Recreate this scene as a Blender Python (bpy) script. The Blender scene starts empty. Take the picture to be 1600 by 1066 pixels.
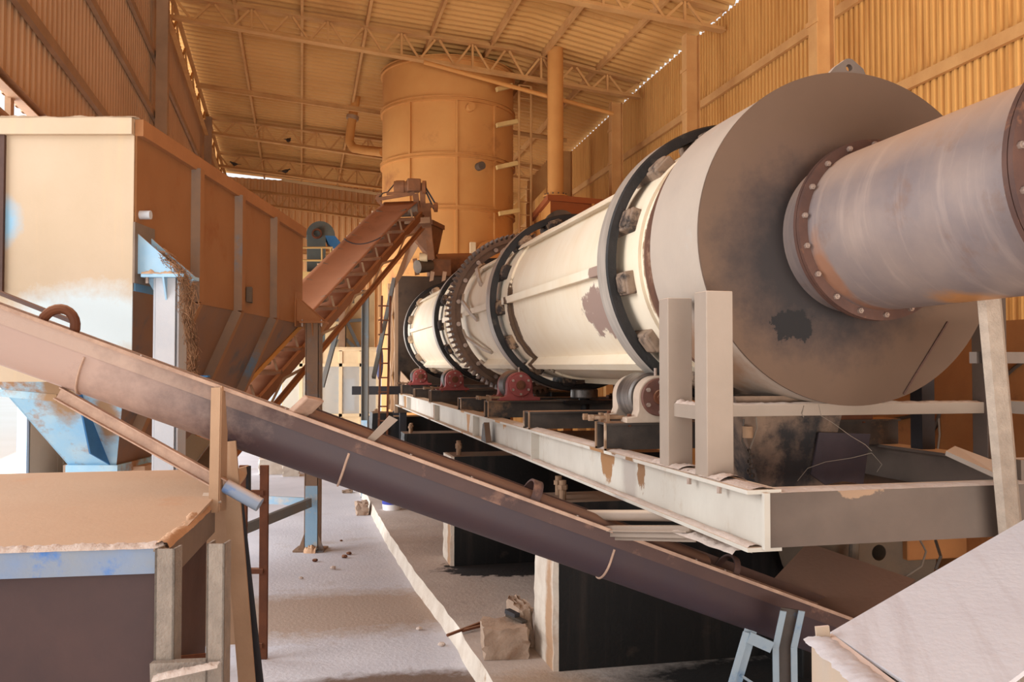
import bpy, bmesh, math, random
from mathutils import Vector, Matrix
R_ = math.radians
random.seed(7)
scene = bpy.context.scene
COL = scene.collection

# ------------------------------------------------------------------ camera
F, HC, YAW = 1413.0, 2.125, R_(13.138)
PITCH = math.atan(39 / F)
cd = bpy.data.cameras.new('camera'); cam = bpy.data.objects.new('camera', cd); COL.objects.link(cam)
cd.sensor_width = 36; cd.lens = F / 1600 * 36; cd.clip_start = .05; cd.clip_end = 400
cam.location = (0, 0, HC); cam.rotation_euler = (math.pi / 2 + PITCH, 0, -YAW)
scene.camera = cam
# ------------------------------------------------------------------ light
w = bpy.data.worlds.new('sky'); scene.world = w; w.use_nodes = True
bg = w.node_tree.nodes['Background']; bg.inputs[0].default_value = (.93, .97, 1.0, 1); bg.inputs[1].default_value = 1.2
def area(name, loc, target, sx, sy, power, col, spread=math.pi):
    d = bpy.data.lights.new(name, 'AREA'); d.shape = 'RECTANGLE'; d.size = sx; d.size_y = sy; d.energy = power; d.color = col
    o = bpy.data.objects.new(name, d); COL.objects.link(o); o.location = loc
    d.spread = spread
    o.rotation_euler = (Vector(target) - Vector(loc)).to_track_quat('-Z', 'Y').to_euler(); return o
area('daylight_side_opening', (-11, 4.6, 6.0), (2.5, 7.5, 2.9), 10, 7, 1750, (.97, .985, 1.0))
area('daylight_far_opening', (-7, 21, 2.6), (4, 22, 4.5), 24, 4, 3000, (.97, .985, 1.0))
area('added_up_fill', (2.5, -5, 1.2), (5.5, 12, 10.8), 8, 3, 540, (1.0, .94, .85), R_(75))  # added fill behind the camera, aimed up to brighten roof and right wall
vs = scene.view_settings; vs.view_transform = 'Standard'; vs.look = 'None'; vs.exposure = -0.13; vs.gamma = 1; vs.use_curve_mapping = False

# ------------------------------------------------------------------ sight lines of the photograph: turn a pixel and a known plane into a place
FW = Vector((math.sin(YAW) * math.cos(PITCH), math.cos(YAW) * math.cos(PITCH), math.sin(PITCH)))
RT = Vector((math.cos(YAW), -math.sin(YAW), 0)); UP = RT.cross(FW); EYE = Vector((0, 0, HC))
def ray(px, py): return FW + RT * ((px - 800) / F) + UP * ((533 - py) / F)
def at_x(px, py, x): r = ray(px, py); return EYE + r * (x / r.x)
def at_y(px, py, y): r = ray(px, py); return EYE + r * (y / r.y)
def at_z(px, py, z): r = ray(px, py); return EYE + r * ((z - HC) / r.z)
def at_d(px, py, d): return EYE + ray(px, py) * d
CY, SY = math.cos(YAW), math.sin(YAW)
def UV(u, v, z): return Vector((u * CY + v * SY, -u * SY + v * CY, z))   # a frame turned 13 degrees: the storage bin stands in it

BINROOT = UV(-2.5, 5.957, 0)
def BL(u, v, z): return tuple(UV(u, v, z) - BINROOT)

# ------------------------------------------------------------------ materials
def lin(c):
    return tuple((x / 255 / 12.92) if x / 255 <= .04045 else ((x / 255 + .055) / 1.055) ** 2.4 for x in c) + (1,)
MATS = {}
def mat(name, c1, c2=None, scale=3.0, rough=.8, metal=0.0, c3=None, t3=(.58, .68), s3=1.3, streak=None, s_amt=.6, smap=None, dust=None, d_amt=.9,
        bump=.15, bscale=40, spot=None, org=(0, 0, 0), spec=.3, stretch=(1, 1, 1)):
    m = bpy.data.materials.new(name); m.use_nodes = True; N = m.node_tree.nodes; L = m.node_tree.links
    b = N['Principled BSDF']; b.inputs['Roughness'].default_value = rough; b.inputs['Metallic'].default_value = metal
    b.inputs['Specular IOR Level'].default_value = spec
    tc = N.new('ShaderNodeTexCoord')
    mp = N.new('ShaderNodeMapping'); mp.inputs['Scale'].default_value = stretch; L.new(tc.outputs['Object'], mp.inputs[0])
    def noise(s, det=6, src=None, rg=.6):
        n = N.new('ShaderNodeTexNoise'); n.inputs['Scale'].default_value = s; n.inputs['Detail'].default_value = det
        n.inputs['Roughness'].default_value = rg; L.new((src or mp).outputs[0], n.inputs[0]); return n.outputs['Fac']
    def ramp(f, a, bb):
        r = N.new('ShaderNodeMapRange'); r.inputs[1].default_value = a; r.inputs[2].default_value = bb; L.new(f, r.inputs[0]); return r.outputs[0]
    def mix(f, A, B):
        x = N.new('ShaderNodeMix'); x.data_type = 'RGBA'
        if isinstance(f, (int, float)): x.inputs[0].default_value = f
        else: L.new(f, x.inputs[0])
        for i, v in ((6, A), (7, B)):
            if isinstance(v, tuple): x.inputs[i].default_value = v
            else: L.new(v, x.inputs[i])
        return x.outputs[2]
    def mul(a, k):
        x = N.new('ShaderNodeMath'); x.operation = 'MULTIPLY'; L.new(a, x.inputs[0])
        if isinstance(k, (int, float)): x.inputs[1].default_value = k
        else: L.new(k, x.inputs[1])
        return x.outputs[0]
    c = lin(c1)
    if c2: c = mix(ramp(noise(scale), .32, .68), c, lin(c2))
    if c3: c = mix(ramp(noise(s3, 9, rg=.68), *t3), c, lin(c3))
    if streak:
        ms = N.new('ShaderNodeMapping'); ms.inputs['Scale'].default_value = (5, 5, .35)
        if smap: ms.vector_type = 'TEXTURE'; ms.inputs['Scale'].default_value = smap[0]; ms.inputs['Rotation'].default_value = smap[1]
        L.new(tc.outputs['Object'], ms.inputs[0])
        c = mix(mul(ramp(noise(1.6, 5, ms), .52, .72), s_amt), c, lin(streak))
    for sp in (spot or []):                      # stain or painted-in light with a place and shape of its own: centre, radii, colour, raggedness
        ctr, rad, scol, rag = sp; ctr = tuple(a - o for a, o in zip(ctr, org))
        mm = N.new('ShaderNodeMapping'); mm.vector_type = 'TEXTURE'; mm.inputs['Location'].default_value = ctr; mm.inputs['Scale'].default_value = rad
        L.new(tc.outputs['Object'], mm.inputs[0])
        ln = N.new('ShaderNodeVectorMath'); ln.operation = 'LENGTH'; L.new(mm.outputs[0], ln.inputs[0])
        ad = N.new('ShaderNodeMath'); ad.operation = 'MULTIPLY_ADD'; L.new(noise(7, 8, rg=.7), ad.inputs[0]); ad.inputs[1].default_value = rag; L.new(ln.outputs['Value'], ad.inputs[2])
        c = mix(ramp(ad.outputs[0], 1.0 + rag * .5, (1.0 if rag > 1 else .55) + rag * .5 - (.12 if rag > 1 else 0)), c, lin(scol))
    if dust:
        g = N.new('ShaderNodeNewGeometry'); sx = N.new('ShaderNodeSeparateXYZ'); L.new(g.outputs['Normal'], sx.inputs[0])
        f = mul(ramp(sx.outputs[2], .35, .85), d_amt)
        c = mix(f, c, lin(dust))
    L.new(c, b.inputs['Base Color']) if not isinstance(c, tuple) else b.inputs['Base Color'].__setattr__('default_value', c)
    if bump:
        bn = N.new('ShaderNodeBump'); bn.inputs['Strength'].default_value = bump; bn.inputs['Distance'].default_value = .01
        L.new(noise(bscale, 4), bn.inputs['Height']); L.new(bn.outputs[0], b.inputs['Normal'])
    MATS[name] = m; return m
DUST = (206, 172, 142)
mat('ochre_sheet', (212, 158, 90), (204, 148, 80), .6, .75, streak=(160, 98, 42), s_amt=.5, bump=.05)
mat('roof_sheet', (206, 154, 92), (194, 142, 80), .5, .75, c3=(172, 118, 66), t3=(.55, .75), s3=.35, bump=.05)
mat('left_sheet', (196, 158, 124), (182, 144, 110), .5, .8, bump=.05)
mat('back_sheet', (234, 184, 130), (220, 168, 114), .5, .8, bump=.05)
mat('ochre_steel', (208, 158, 100), (190, 138, 84), 2, .8, dust=(186, 130, 70))
mat('grey_steel', (172, 138, 108), (150, 120, 94), 2, .8, dust=(180, 140, 96))
mat('silo_paint', (212, 152, 86), (200, 136, 74), .7, .7, c3=(150, 92, 54), t3=(.56, .7), s3=.5, dust=(200, 144, 84), bump=.05)
mat('silo_top', (150, 118, 90), (170, 124, 80), .8, .8, bump=.05)
mat('pipe_ochre', (206, 144, 78), (192, 130, 68), 1.2, .7, bump=.05)
mat('box_red', (168, 92, 46), (150, 80, 42), 1, .8, dust=(196, 130, 76))
mat('box_ochre', (208, 146, 78), (196, 132, 66), 1, .8)
mat('kiln_cream', (234, 220, 198), (226, 206, 178), 1.4, .6, c3=(218, 194, 164), t3=(.6, .75), s3=1.1, streak=(222, 200, 170), s_amt=.5, bump=.06, org=(0, 5, -.828),
    spot=[((-.66, 5.42, -.25), (.30, .34, .17), (152, 126, 114), 2.4), ((-.70, 5.26, -.02), (.25, .16, .07), (158, 132, 118), 2.4), ((-.6, 7.76, -.32), (.4, .10, .5), (96, 72, 52), 2.0),
          ((-.6, 4.5, -.2), (.7, .1, .9), (150, 120, 96), 1.3)])
mat('ring_face', (44, 38, 36), (26, 24, 24), 5, .55, c3=(84, 74, 66), t3=(.6, .7), s3=4, bump=.3)
mat('ring_tread', (190, 178, 166), (150, 140, 130), 3, .4, metal=.25, bump=.05, stretch=(1, 6, 1))
mat('ring_cream', (226, 204, 170), (206, 180, 146), 3, .5, bump=.06)
mat('block_black', (62, 50, 44), (36, 31, 30), 7, .7, c3=(150, 120, 94), t3=(.5, .62), s3=6, bump=.4, dust=(150, 124, 100), d_amt=.6)
mat('block_brown', (150, 126, 106), (112, 92, 78), 6, .7, c3=(52, 44, 40), t3=(.52, .62), s3=6, bump=.4)
mat('block_cream', (206, 178, 144), (120, 96, 80), 5, .7, c3=(70, 56, 48), t3=(.55, .65), s3=6, bump=.3)
mat('gear_steel', (116, 90, 72), (92, 70, 58), 4, .65, c3=(70, 54, 46), t3=(.58, .7), s3=5, bump=.2)
mat('strap_grey', (196, 182, 166), (170, 152, 136), 6, .6)
mat('hood_cream', (180, 163, 148), (168, 153, 140), 1.8, .6, org=(0, 0, -.772), c3=(172, 170, 168), t3=(.56, .66), s3=1.6, bump=.1, spot=[((-.5, .3, -.55), (.6, .6, .28), (150, 116, 92), .8)])
mat('hood_burnt', (98, 75, 60), (90, 69, 55), 1.4, .75, org=(0, 0, -.772), bump=.06, bscale=25,
    spot=[((-.15, 0, -.06), (.62, 1, .62), (88, 68, 60), .35), ((-.14, 0, -.1), (.66, 1, .56), (46, 39, 38), .6), ((-.3, 0, -.40), (.10, 1, .07), (32, 28, 28), 5.0)])
mat('seal_rust', (110, 74, 56), (86, 58, 46), 7, .85, c3=(150, 118, 96), t3=(.56, .66), s3=5)
mat('duct_steel', (146, 127, 118), (118, 106, 106), 2.6, .45, metal=.2, c3=(122, 92, 76), t3=(.56, .74), s3=3.0, streak=(172, 150, 138), s_amt=.5, smap=((1 / 1.2, 1 / 9, 1 / 1.0), (0, 0, 0)), bump=.06, dust=(196, 164, 140), d_amt=.75,
    spot=[((.02, -.05, .04), (.22, .2, .12), (182, 126, 78), 1.0), ((-.28, .47, .2), (.16, .07, .26), (148, 106, 84), .8), ((-.05, .47, .06), (.3, .05, .08), (140, 100, 80), .8)])
mat('flange_brown', (86, 58, 48), (70, 48, 42), 8, .6, c3=(130, 84, 58), t3=(.6, .72), s3=7)
mat('bolt_steel', (170, 150, 138), (140, 118, 106), 30, .45, metal=.5)
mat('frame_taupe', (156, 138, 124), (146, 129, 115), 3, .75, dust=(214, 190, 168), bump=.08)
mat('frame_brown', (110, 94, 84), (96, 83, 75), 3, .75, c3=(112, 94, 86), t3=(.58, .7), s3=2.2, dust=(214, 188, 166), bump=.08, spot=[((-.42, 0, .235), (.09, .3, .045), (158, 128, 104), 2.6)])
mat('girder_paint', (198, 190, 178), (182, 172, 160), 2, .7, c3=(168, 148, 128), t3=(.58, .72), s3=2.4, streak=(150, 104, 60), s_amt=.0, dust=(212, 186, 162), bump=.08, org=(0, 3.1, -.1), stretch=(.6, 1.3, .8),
    spot=[((-.5, 4.86, .16), (3, .13, .2), (150, 108, 70), 2.0), ((-.5, 4.5, .05), (3, .13, .4), (166, 154, 144), 1.0), ((-.5, 4.33, .14), (3, .06, .2), (130, 94, 64), 2.0), ((-.5, 4.62, .2), (3, .4, .07), (120, 88, 62), 2.2), ((-.5, 7.5, .2), (3, .12, .12), (176, 130, 84), 2.0), ((-.5, 9.2, .14), (3, .1, .22), (176, 126, 76), 1.8),
          ((-.5, 11.6, .1), (3, .14, .3), (132, 96, 68), 1.8), ((-.5, 15.0, .1), (3, .2, .3), (160, 116, 70), 1.6)])
mat('grease_black', (34, 29, 28), (22, 20, 20), 6, .45, c3=(66, 54, 46), t3=(.6, .7), s3=3, bump=.3, dust=(120, 94, 76), d_amt=.75)
mat('grease_iron', (80, 68, 60), (52, 46, 43), 5, .55, c3=(120, 90, 66), t3=(.6, .7), s3=3, bump=.2, dust=(170, 128, 98), d_amt=.8)
mat('rust_edge', (150, 118, 92), (122, 94, 72), 8, .8, c3=(182, 158, 136), t3=(.55, .65), s3=6)
mat('housing_red', (150, 72, 68), (128, 58, 56), 7, .6, c3=(172, 116, 100), t3=(.6, .72), s3=8, dust=(190, 120, 104), d_amt=.7)
mat('cap_red', (150, 72, 66), (124, 56, 52), 9, .5)
mat('housing_cream', (192, 172, 154), (172, 150, 132), 6, .7, c3=(150, 112, 84), t3=(.6, .7), s3=6)
mat('cap_brown', (110, 72, 60), (88, 58, 50), 9, .6)
mat('roller_steel', (150, 142, 136), (60, 54, 52), 3, .35, metal=.7, stretch=(1, 8, 1))
mat('trough_brown', (74, 54, 54), (63, 50, 57), 1.6, .55, spot=[((-2.4, 0, .75), (1.75, 2.2, 1.4), (186, 156, 142), .5)], c3=(64, 50, 60), t3=(.5, .68), s3=1.1, bump=.06, spec=.4)  # paler left half over a dark base: tan dust with light falloff painted in
mat('trough_band', (98, 74, 68), (84, 64, 61), 3, .65, spot=[((-2.4, 0, .75), (1.9, 2.2, 1.6), (190, 162, 146), .5)], c3=(150, 112, 94), t3=(.56, .7), s3=4)  # left-half spot as on the shell: dust plus the stronger light painted in
mat('trough_rim', (198, 164, 142), (170, 138, 120), 14, .85, bump=.4)
mat('brown_steel', (96, 70, 60), (80, 58, 52), 3, .75, c3=(66, 54, 50), t3=(.62, .72), s3=2, dust=(150, 112, 90), d_amt=.5)
mat('dust_tan', (214, 176, 144), (200, 160, 128), 5, .95, bump=.5, bscale=60)
mat('dust_pale', (208, 190, 178), (194, 174, 162), 7, .95, bump=.6, bscale=50)
mat('tan_plate', (196, 164, 136), (188, 154, 126), 1.2, .85, c3=(194, 148, 114), t3=(.58, .7), s3=1.4, bump=.1)
mat('hopper_brown', (88, 66, 62), (78, 60, 58), 3, .7, c3=(108, 84, 72), t3=(.58, .7), s3=2.2, bump=.1)
mat('blue_rim', (150, 154, 160), (132, 150, 180), 6, .7, c3=(84, 130, 196), t3=(.55, .66), s3=5, dust=(214, 190, 174))
mat('grey_rim', (140, 120, 104), (120, 104, 92), 4, .75, dust=(206, 168, 140))
mat('grit_steel', (158, 142, 128), (138, 124, 112), 16, .9, bump=.6, bscale=90)
mat('tan_steel', (188, 152, 122), (168, 134, 106), 3, .8, dust=(214, 176, 146))
mat('dark_steel', (58, 54, 56), (44, 42, 44), 4, .7)
mat('rust_brown', (112, 66, 42), (84, 50, 36), 5, .85, c3=(140, 92, 62), t3=(.6, .7), s3=5, dust=(160, 118, 92))
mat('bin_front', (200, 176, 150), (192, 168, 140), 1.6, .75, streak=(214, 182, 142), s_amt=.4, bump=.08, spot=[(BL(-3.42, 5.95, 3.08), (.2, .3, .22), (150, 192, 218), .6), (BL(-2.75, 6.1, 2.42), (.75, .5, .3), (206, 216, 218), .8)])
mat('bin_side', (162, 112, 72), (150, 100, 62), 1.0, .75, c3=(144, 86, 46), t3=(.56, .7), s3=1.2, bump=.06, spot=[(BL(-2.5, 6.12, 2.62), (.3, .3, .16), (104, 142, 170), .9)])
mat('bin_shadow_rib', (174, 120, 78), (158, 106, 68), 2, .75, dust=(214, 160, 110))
mat('bin_hopper', (146, 100, 66), (124, 96, 80), 1.6, .75, c3=(96, 92, 92), t3=(.56, .66), s3=1.6, bump=.1)
mat('blue_dusty', (152, 198, 224), (184, 208, 218), 5, .75, spot=[(BL(-3.25, 6.5, 1.95), (.16, .35, .42), (172, 134, 98), 1.0), (BL(-3.0, 6.7, 1.75), (.1, .3, .3), (168, 130, 96), 1.0)], c3=(176, 132, 96), t3=(.5, .62), s3=3.0, bump=.15)
mat('blue_fin', (70, 128, 178), (54, 104, 152), 3, .65)
mat('post_pale', (206, 202, 202), (188, 190, 196), 3, .7, streak=(176, 196, 214), s_amt=.5)
mat('post_blue', (140, 176, 204), (154, 182, 200), 3, .7, c3=(196, 188, 178), t3=(.5, .64), s3=4)
mat('post_dusty_rib_shade', (150, 118, 92), (124, 104, 90), 2.5, .75, c3=(104, 124, 140), t3=(.55, .68), s3=2.0)
mat('post_slate', (108, 112, 112), (120, 110, 100), 3, .7, c3=(100, 140, 164), t3=(.6, .7), s3=2)
mat('gusset_blue', (150, 192, 222), (170, 200, 220), 4, .65, dust=(198, 158, 124))
mat('straw', (162, 118, 84), (104, 72, 50), 9, .9, bump=0)
mat('rubber_belt', (176, 122, 90), (160, 108, 78), 1.0, .8, c3=(118, 76, 54), t3=(.56, .7), s3=.8, bump=.05)
mat('idler_steel', (150, 128, 110), (110, 92, 80), 6, .5, metal=.3)
mat('rail_rust', (136, 86, 52), (124, 74, 44), 2.5, .8, dust=(180, 124, 80))
mat('motor_brown', (142, 94, 62), (112, 76, 54), 6, .8, dust=(176, 126, 88))
mat('machine_grey', (110, 90, 72), (86, 74, 64), 3, .75, c3=(64, 58, 54), t3=(.6, .7), s3=2)
mat('feed_dark', (92, 72, 56), (64, 52, 44), 1.6, .8, c3=(30, 27, 26), t3=(.56, .68), s3=.9)
mat('feed_cream', (222, 196, 156), (206, 176, 136), 2, .8)
mat('elevator_green', (104, 108, 100), (84, 92, 92), 1.2, .7, c3=(120, 90, 62), t3=(.55, .68), s3=.8)
mat('rail_yellow', (206, 172, 110), (190, 150, 92), 3, .7)
mat('office_frame', (232, 206, 166), (220, 192, 150), 3, .7)
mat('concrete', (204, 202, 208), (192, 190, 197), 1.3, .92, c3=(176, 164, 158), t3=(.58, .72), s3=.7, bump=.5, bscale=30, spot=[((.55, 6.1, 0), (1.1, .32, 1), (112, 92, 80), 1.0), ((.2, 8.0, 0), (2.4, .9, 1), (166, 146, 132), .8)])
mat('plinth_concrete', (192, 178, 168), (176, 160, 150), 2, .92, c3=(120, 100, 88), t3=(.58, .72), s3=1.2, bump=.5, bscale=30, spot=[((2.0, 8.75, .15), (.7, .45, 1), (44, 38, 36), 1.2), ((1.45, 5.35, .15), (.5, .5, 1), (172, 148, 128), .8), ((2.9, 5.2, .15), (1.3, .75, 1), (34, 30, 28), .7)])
mat('curb_white', (226, 214, 200), (200, 184, 168), 4, .9, c3=(166, 134, 106), t3=(.6, .68), s3=2.4, bump=.6, bscale=25)
mat('plaster_white', (216, 204, 190), (196, 180, 164), 5, .92, bump=.5, bscale=25, spot=[((.0, .1, .1), (.3, .11, .9), (172, 136, 106), 1.0)])
mat('pier_black', (24, 21, 20), (16, 14, 14), 3, .6, c3=(52, 42, 36), t3=(.62, .75), s3=3, streak=(58, 48, 42), s_amt=.5, dust=(132, 106, 88), d_amt=.85, bump=.3)
mat('block_concrete', (176, 150, 130), (150, 126, 108), 4, .95, c3=(140, 108, 86), t3=(.58, .7), s3=3, bump=.8, bscale=25)
mat('sheet_pale', (206, 202, 205), (198, 193, 197), 2.5, .9, streak=(176, 162, 160), s_amt=.55, smap=((1 / 9, 1 / .5, 1), (0, 0, R_(-28))), bump=.2, stretch=(1, 1, 1), c3=(192, 178, 172), t3=(.6, .7), s3=3)
mat('sheet_edge', (176, 158, 142), (180, 154, 130), 4, .85, dust=(218, 198, 188))
mat('stand_blue', (160, 172, 180), (146, 162, 176), 5, .65, c3=(118, 144, 170), t3=(.55, .65), s3=5)
mat('stand_dark', (92, 82, 76), (74, 66, 62), 5, .7, c3=(66, 98, 128), t3=(.56, .66), s3=4)
mat('chute_purple', (64, 52, 56), (52, 44, 48), 4, .6, c3=(90, 66, 58), t3=(.58, .7), s3=4)
mat('chute_dusty', (150, 120, 98), (64, 54, 50), 2.5, .75, c3=(40, 36, 36), t3=(.52, .62), s3=2.2)
mat('orange_housing', (164, 108, 62), (140, 90, 52), 2, .8, c3=(90, 58, 40), t3=(.58, .7), s3=2.0)
mat('cable_black', (66, 54, 46), None, rough=.6, bump=0)
mat('wire_pale', (112, 98, 86), None, rough=.7, bump=0)
mat('shed_sheet', (168, 160, 146), (156, 148, 134), 1, .8)
mat('shed_trim', (170, 204, 238), None, rough=.6)
mat('sack_grey', (190, 176, 164), (164, 148, 136), 4, .95, bump=.5)
mat('bucket_white', (238, 236, 236), None, rough=.5, bump=0)
mat('bucket_blue', (60, 70, 160), None, rough=.5, bump=0)
mat('brush_dark', (74, 64, 54), (54, 46, 40), 20, .9)
mat('cloth_blue', (92, 94, 122), (76, 78, 104), 6, .9)
mat('pigeon_grey', (74, 64, 58), (54, 48, 46), 9, .8)
mat('ground_pale', (248, 246, 243), (244, 241, 236), .3, .95, bump=.1)
mat('clad_cream', (226, 196, 150), (214, 182, 134), 1, .8)
g = bpy.data.materials.new('window_glass'); g.use_nodes = True; b = g.node_tree.nodes['Principled BSDF']
b.inputs['Base Color'].default_value = lin((196, 200, 198)); b.inputs['Roughness'].default_value = .15; b.inputs['Alpha'].default_value = .4; MATS['window_glass'] = g

# ------------------------------------------------------------------ mesh building
class MB:
    def __init__(s): s.v = []; s.f = []; s.mi = []
    def add(s, vs, fs, mi=0):
        n = len(s.v); s.v += [Vector(p) for p in vs]; s.f += [tuple(i + n for i in f) for f in fs]; s.mi += [mi] * len(fs); return s
    def box(s, a, b, mi=0):
        (x0, y0, z0), (x1, y1, z1) = a, b
        return s.add([(x0, y0, z0), (x1, y0, z0), (x1, y1, z0), (x0, y1, z0), (x0, y0, z1), (x1, y0, z1), (x1, y1, z1), (x0, y1, z1)],
                     [(3, 2, 1, 0), (4, 5, 6, 7), (0, 1, 5, 4), (1, 2, 6, 5), (2, 3, 7, 6), (3, 0, 4, 7)], mi)
    def prof(s, p0, p1, poly, up=(0, 0, 1), mi=0, taper=1.0):
        """extrude a polygon (side, up) along p0-p1"""
        p0, p1 = Vector(p0), Vector(p1); d = (p1 - p0).normalized(); u = Vector(up)
        if abs(d.dot(u.normalized())) > .98: u = Vector((0, 1, 0)) if abs(d.y) < .9 else Vector((1, 0, 0))
        sd = d.cross(u).normalized(); u = sd.cross(d).normalized(); n = len(poly)
        vs = [p0 + sd * a + u * b for a, b in poly] + [p1 + sd * a * taper + u * b * taper for a, b in poly]
        fs = [(i, (i + 1) % n, n + (i + 1) % n, n + i) for i in range(n)] + [tuple(range(n - 1, -1, -1)), tuple(range(n, 2 * n))]
        return s.add(vs, fs, mi)
    def beam(s, p0, p1, w, h, up=(0, 0, 1), mi=0):
        return s.prof(p0, p1, [(-w / 2, -h / 2), (w / 2, -h / 2), (w / 2, h / 2), (-w / 2, h / 2)], up, mi)
    def ibeam(s, p0, p1, w, h, tf=.014, tw=.01, up=(0, 0, 1)):
        a, b, t = w / 2, h / 2, tw / 2
        return s.prof(p0, p1, [(-a, -b), (a, -b), (a, -b + tf), (t, -b + tf), (t, b - tf), (a, b - tf), (a, b), (-a, b), (-a, b - tf), (-t, b - tf), (-t, -b + tf), (-a, -b + tf)], up)
    def chan(s, p0, p1, w, h, t=.01, up=(0, 0, 1), flip=1):
        """channel: web on the -side, flanges pointing to +side (flip reverses)"""
        k = flip
        pl = [(0, -h / 2), (k * w, -h / 2), (k * w, -h / 2 + t), (k * t, -h / 2 + t), (k * t, h / 2 - t), (k * w, h / 2 - t), (k * w, h / 2), (0, h / 2)]
        return s.prof(p0, p1, pl if k > 0 else pl[::-1], up)
    def angle(s, p0, p1, a, t=.008, up=(0, 0, 1), fx=1, fy=1):
        pl = [(0, 0), (fx * a, 0), (fx * a, fy * t), (fx * t, fy * t), (fx * t, fy * a), (0, fy * a)]
        return s.prof(p0, p1, pl if fx * fy > 0 else pl[::-1], up)
    def cyl(s, p0, p1, r, n=16, r1=None, mi=0):
        r1 = r if r1 is None else r1
        return s.prof(p0, p1, [(r * math.cos(2 * math.pi * i / n), r * math.sin(2 * math.pi * i / n)) for i in range(n)], (0, 0, 1), mi, r1 / r)
    def tube(s, pts, r, n=8):
        pts = [Vector(p) for p in pts]; rings = []; u = None
        for i, p in enumerate(pts):
            d = (pts[min(i + 1, len(pts) - 1)] - pts[max(i - 1, 0)]).normalized()
            if u is None: u = d.orthogonal().normalized()
            u = (u - d * u.dot(d)).normalized(); v = d.cross(u)
            rings.append([p + (u * math.cos(2 * math.pi * k / n) + v * math.sin(2 * math.pi * k / n)) * r for k in range(n)])
        vs = [q for rr in rings for q in rr]; m = len(pts)
        fs = [(i * n + k, i * n + (k + 1) % n, (i + 1) * n + (k + 1) % n, (i + 1) * n + k) for i in range(m - 1) for k in range(n)]
        fs += [tuple(range(n - 1, -1, -1)), tuple((m - 1) * n + k for k in range(n))]
        return s.add(vs, fs)
    def lathe(s, c, prof, n=64, axis='y', closed=True, a0=0, a1=2 * math.pi, mis=None):
        """turn (radius, along) points about an axis through c"""
        full = abs(a1 - a0 - 2 * math.pi) < 1e-6; m = len(prof); k = n if full else n + 1; c = Vector(c); vs = []
        for i in range(k):
            a = a0 + (a1 - a0) * i / n; ca, sa = math.cos(a), math.sin(a)
            for r, t in prof:
                vs.append(c + (Vector((r * ca, t, r * sa)) if axis == 'y' else Vector((r * ca, r * sa, t)) if axis == 'z' else Vector((t, r * ca, r * sa))))
        for i in range(n):
            j = (i + 1) % k
            for q in range(m if closed else m - 1):
                q2 = (q + 1) % m; s.add([], [])
                s.f.append(tuple(len(s.v) + z for z in (i * m + q, i * m + q2, j * m + q2, j * m + q))); s.mi.append(mis[q] if mis else 0)
        s.v += vs; return s
    def prism(s, pts, off, mi=0):
        n = len(pts); pts = [Vector(p) for p in pts]; off = Vector(off)
        return s.add(pts + [p + off for p in pts], [tuple(range(n - 1, -1, -1)), tuple(range(n, 2 * n))] + [(i, (i + 1) % n, n + (i + 1) % n, n + i) for i in range(n)], mi)
    def plate(s, pts, t, mi=0):
        pts = [Vector(p) for p in pts]; nrm = (pts[1] - pts[0]).cross(pts[2] - pts[0]).normalized(); return s.prism(pts, nrm * t, mi)
    def grid(s, fn, nu, nv, closed_u=False):
        vs = [fn(i / nu, j / nv) for i in range(nu + 1) for j in range(nv + 1)]
        return s.add(vs, [(i * (nv + 1) + j, (i + 1) * (nv + 1) + j, (i + 1) * (nv + 1) + j + 1, i * (nv + 1) + j + 1) for i in range(nu) for j in range(nv)])
    def sphere(s, c, r, n=16, m=10, sc=(1, 1, 1)):
        c = Vector(c)
        return s.grid(lambda u, v: c + Vector((r * sc[0] * math.cos(2 * math.pi * u) * math.sin(math.pi * v), r * sc[1] * math.sin(2 * math.pi * u) * math.sin(math.pi * v), r * sc[2] * math.cos(math.pi * v))), n, m)
    def build(s, name, m, parent=None, label=None, bevel=0, smooth=35, kind=None, fix=True):
        org = Vector((0, 0, 0)); p = parent
        while p is not None: org += p.location; p = p.parent
        me = bpy.data.meshes.new(name); me.from_pydata([tuple(v - org) for v in s.v], [], s.f)
        bm = bmesh.new(); bm.from_mesh(me)
        bmesh.ops.remove_doubles(bm, verts=bm.verts, dist=1e-5)
        if fix: bmesh.ops.recalc_face_normals(bm, faces=bm.faces)
        bm.to_mesh(me); bm.free()
        for mm in (m if isinstance(m, (list, tuple)) else [m]): me.materials.append(MATS[mm])
        if isinstance(m, (list, tuple)) and len(me.polygons) == len(s.mi):
            for pl, k in zip(me.polygons, s.mi): pl.material_index = k
        if getattr(s, 'lump', False): smooth = 179
        if smooth:
            for pl in me.polygons: pl.use_smooth = True
            me.set_sharp_from_angle(angle=R_(smooth))
        o = bpy.data.objects.new(name, me); COL.objects.link(o)
        if parent is not None: o.parent = parent
        if label: o['label'] = label
        if kind: o['kind'] = kind
        if bevel:
            bv = o.modifiers.new('edge', 'BEVEL'); bv.width = bevel; bv.segments = 2; bv.limit_method = 'ANGLE'; bv.angle_limit = R_(40)
        return o
def thing(name, label, cat, loc=(0, 0, 0), group=None):
    o = bpy.data.objects.new(name, None); COL.objects.link(o); o.location = loc; o.empty_display_size = .1
    o['label'] = label; o['category'] = cat
    if group: o['group'] = group
    return o
def single(o, label, cat, group=None):
    """a thing that is one mesh: move its origin to its own base"""
    me = o.data; n = len(me.vertices); c = Vector((sum(v.co.x for v in me.vertices) / n, sum(v.co.y for v in me.vertices) / n, min(v.co.z for v in me.vertices)))
    for v in me.vertices: v.co -= c
    o.location = c; o['label'] = label; o['category'] = cat
    if group: o['group'] = group
    return o
def struct(o): o['kind'] = 'structure'; return o
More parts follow.
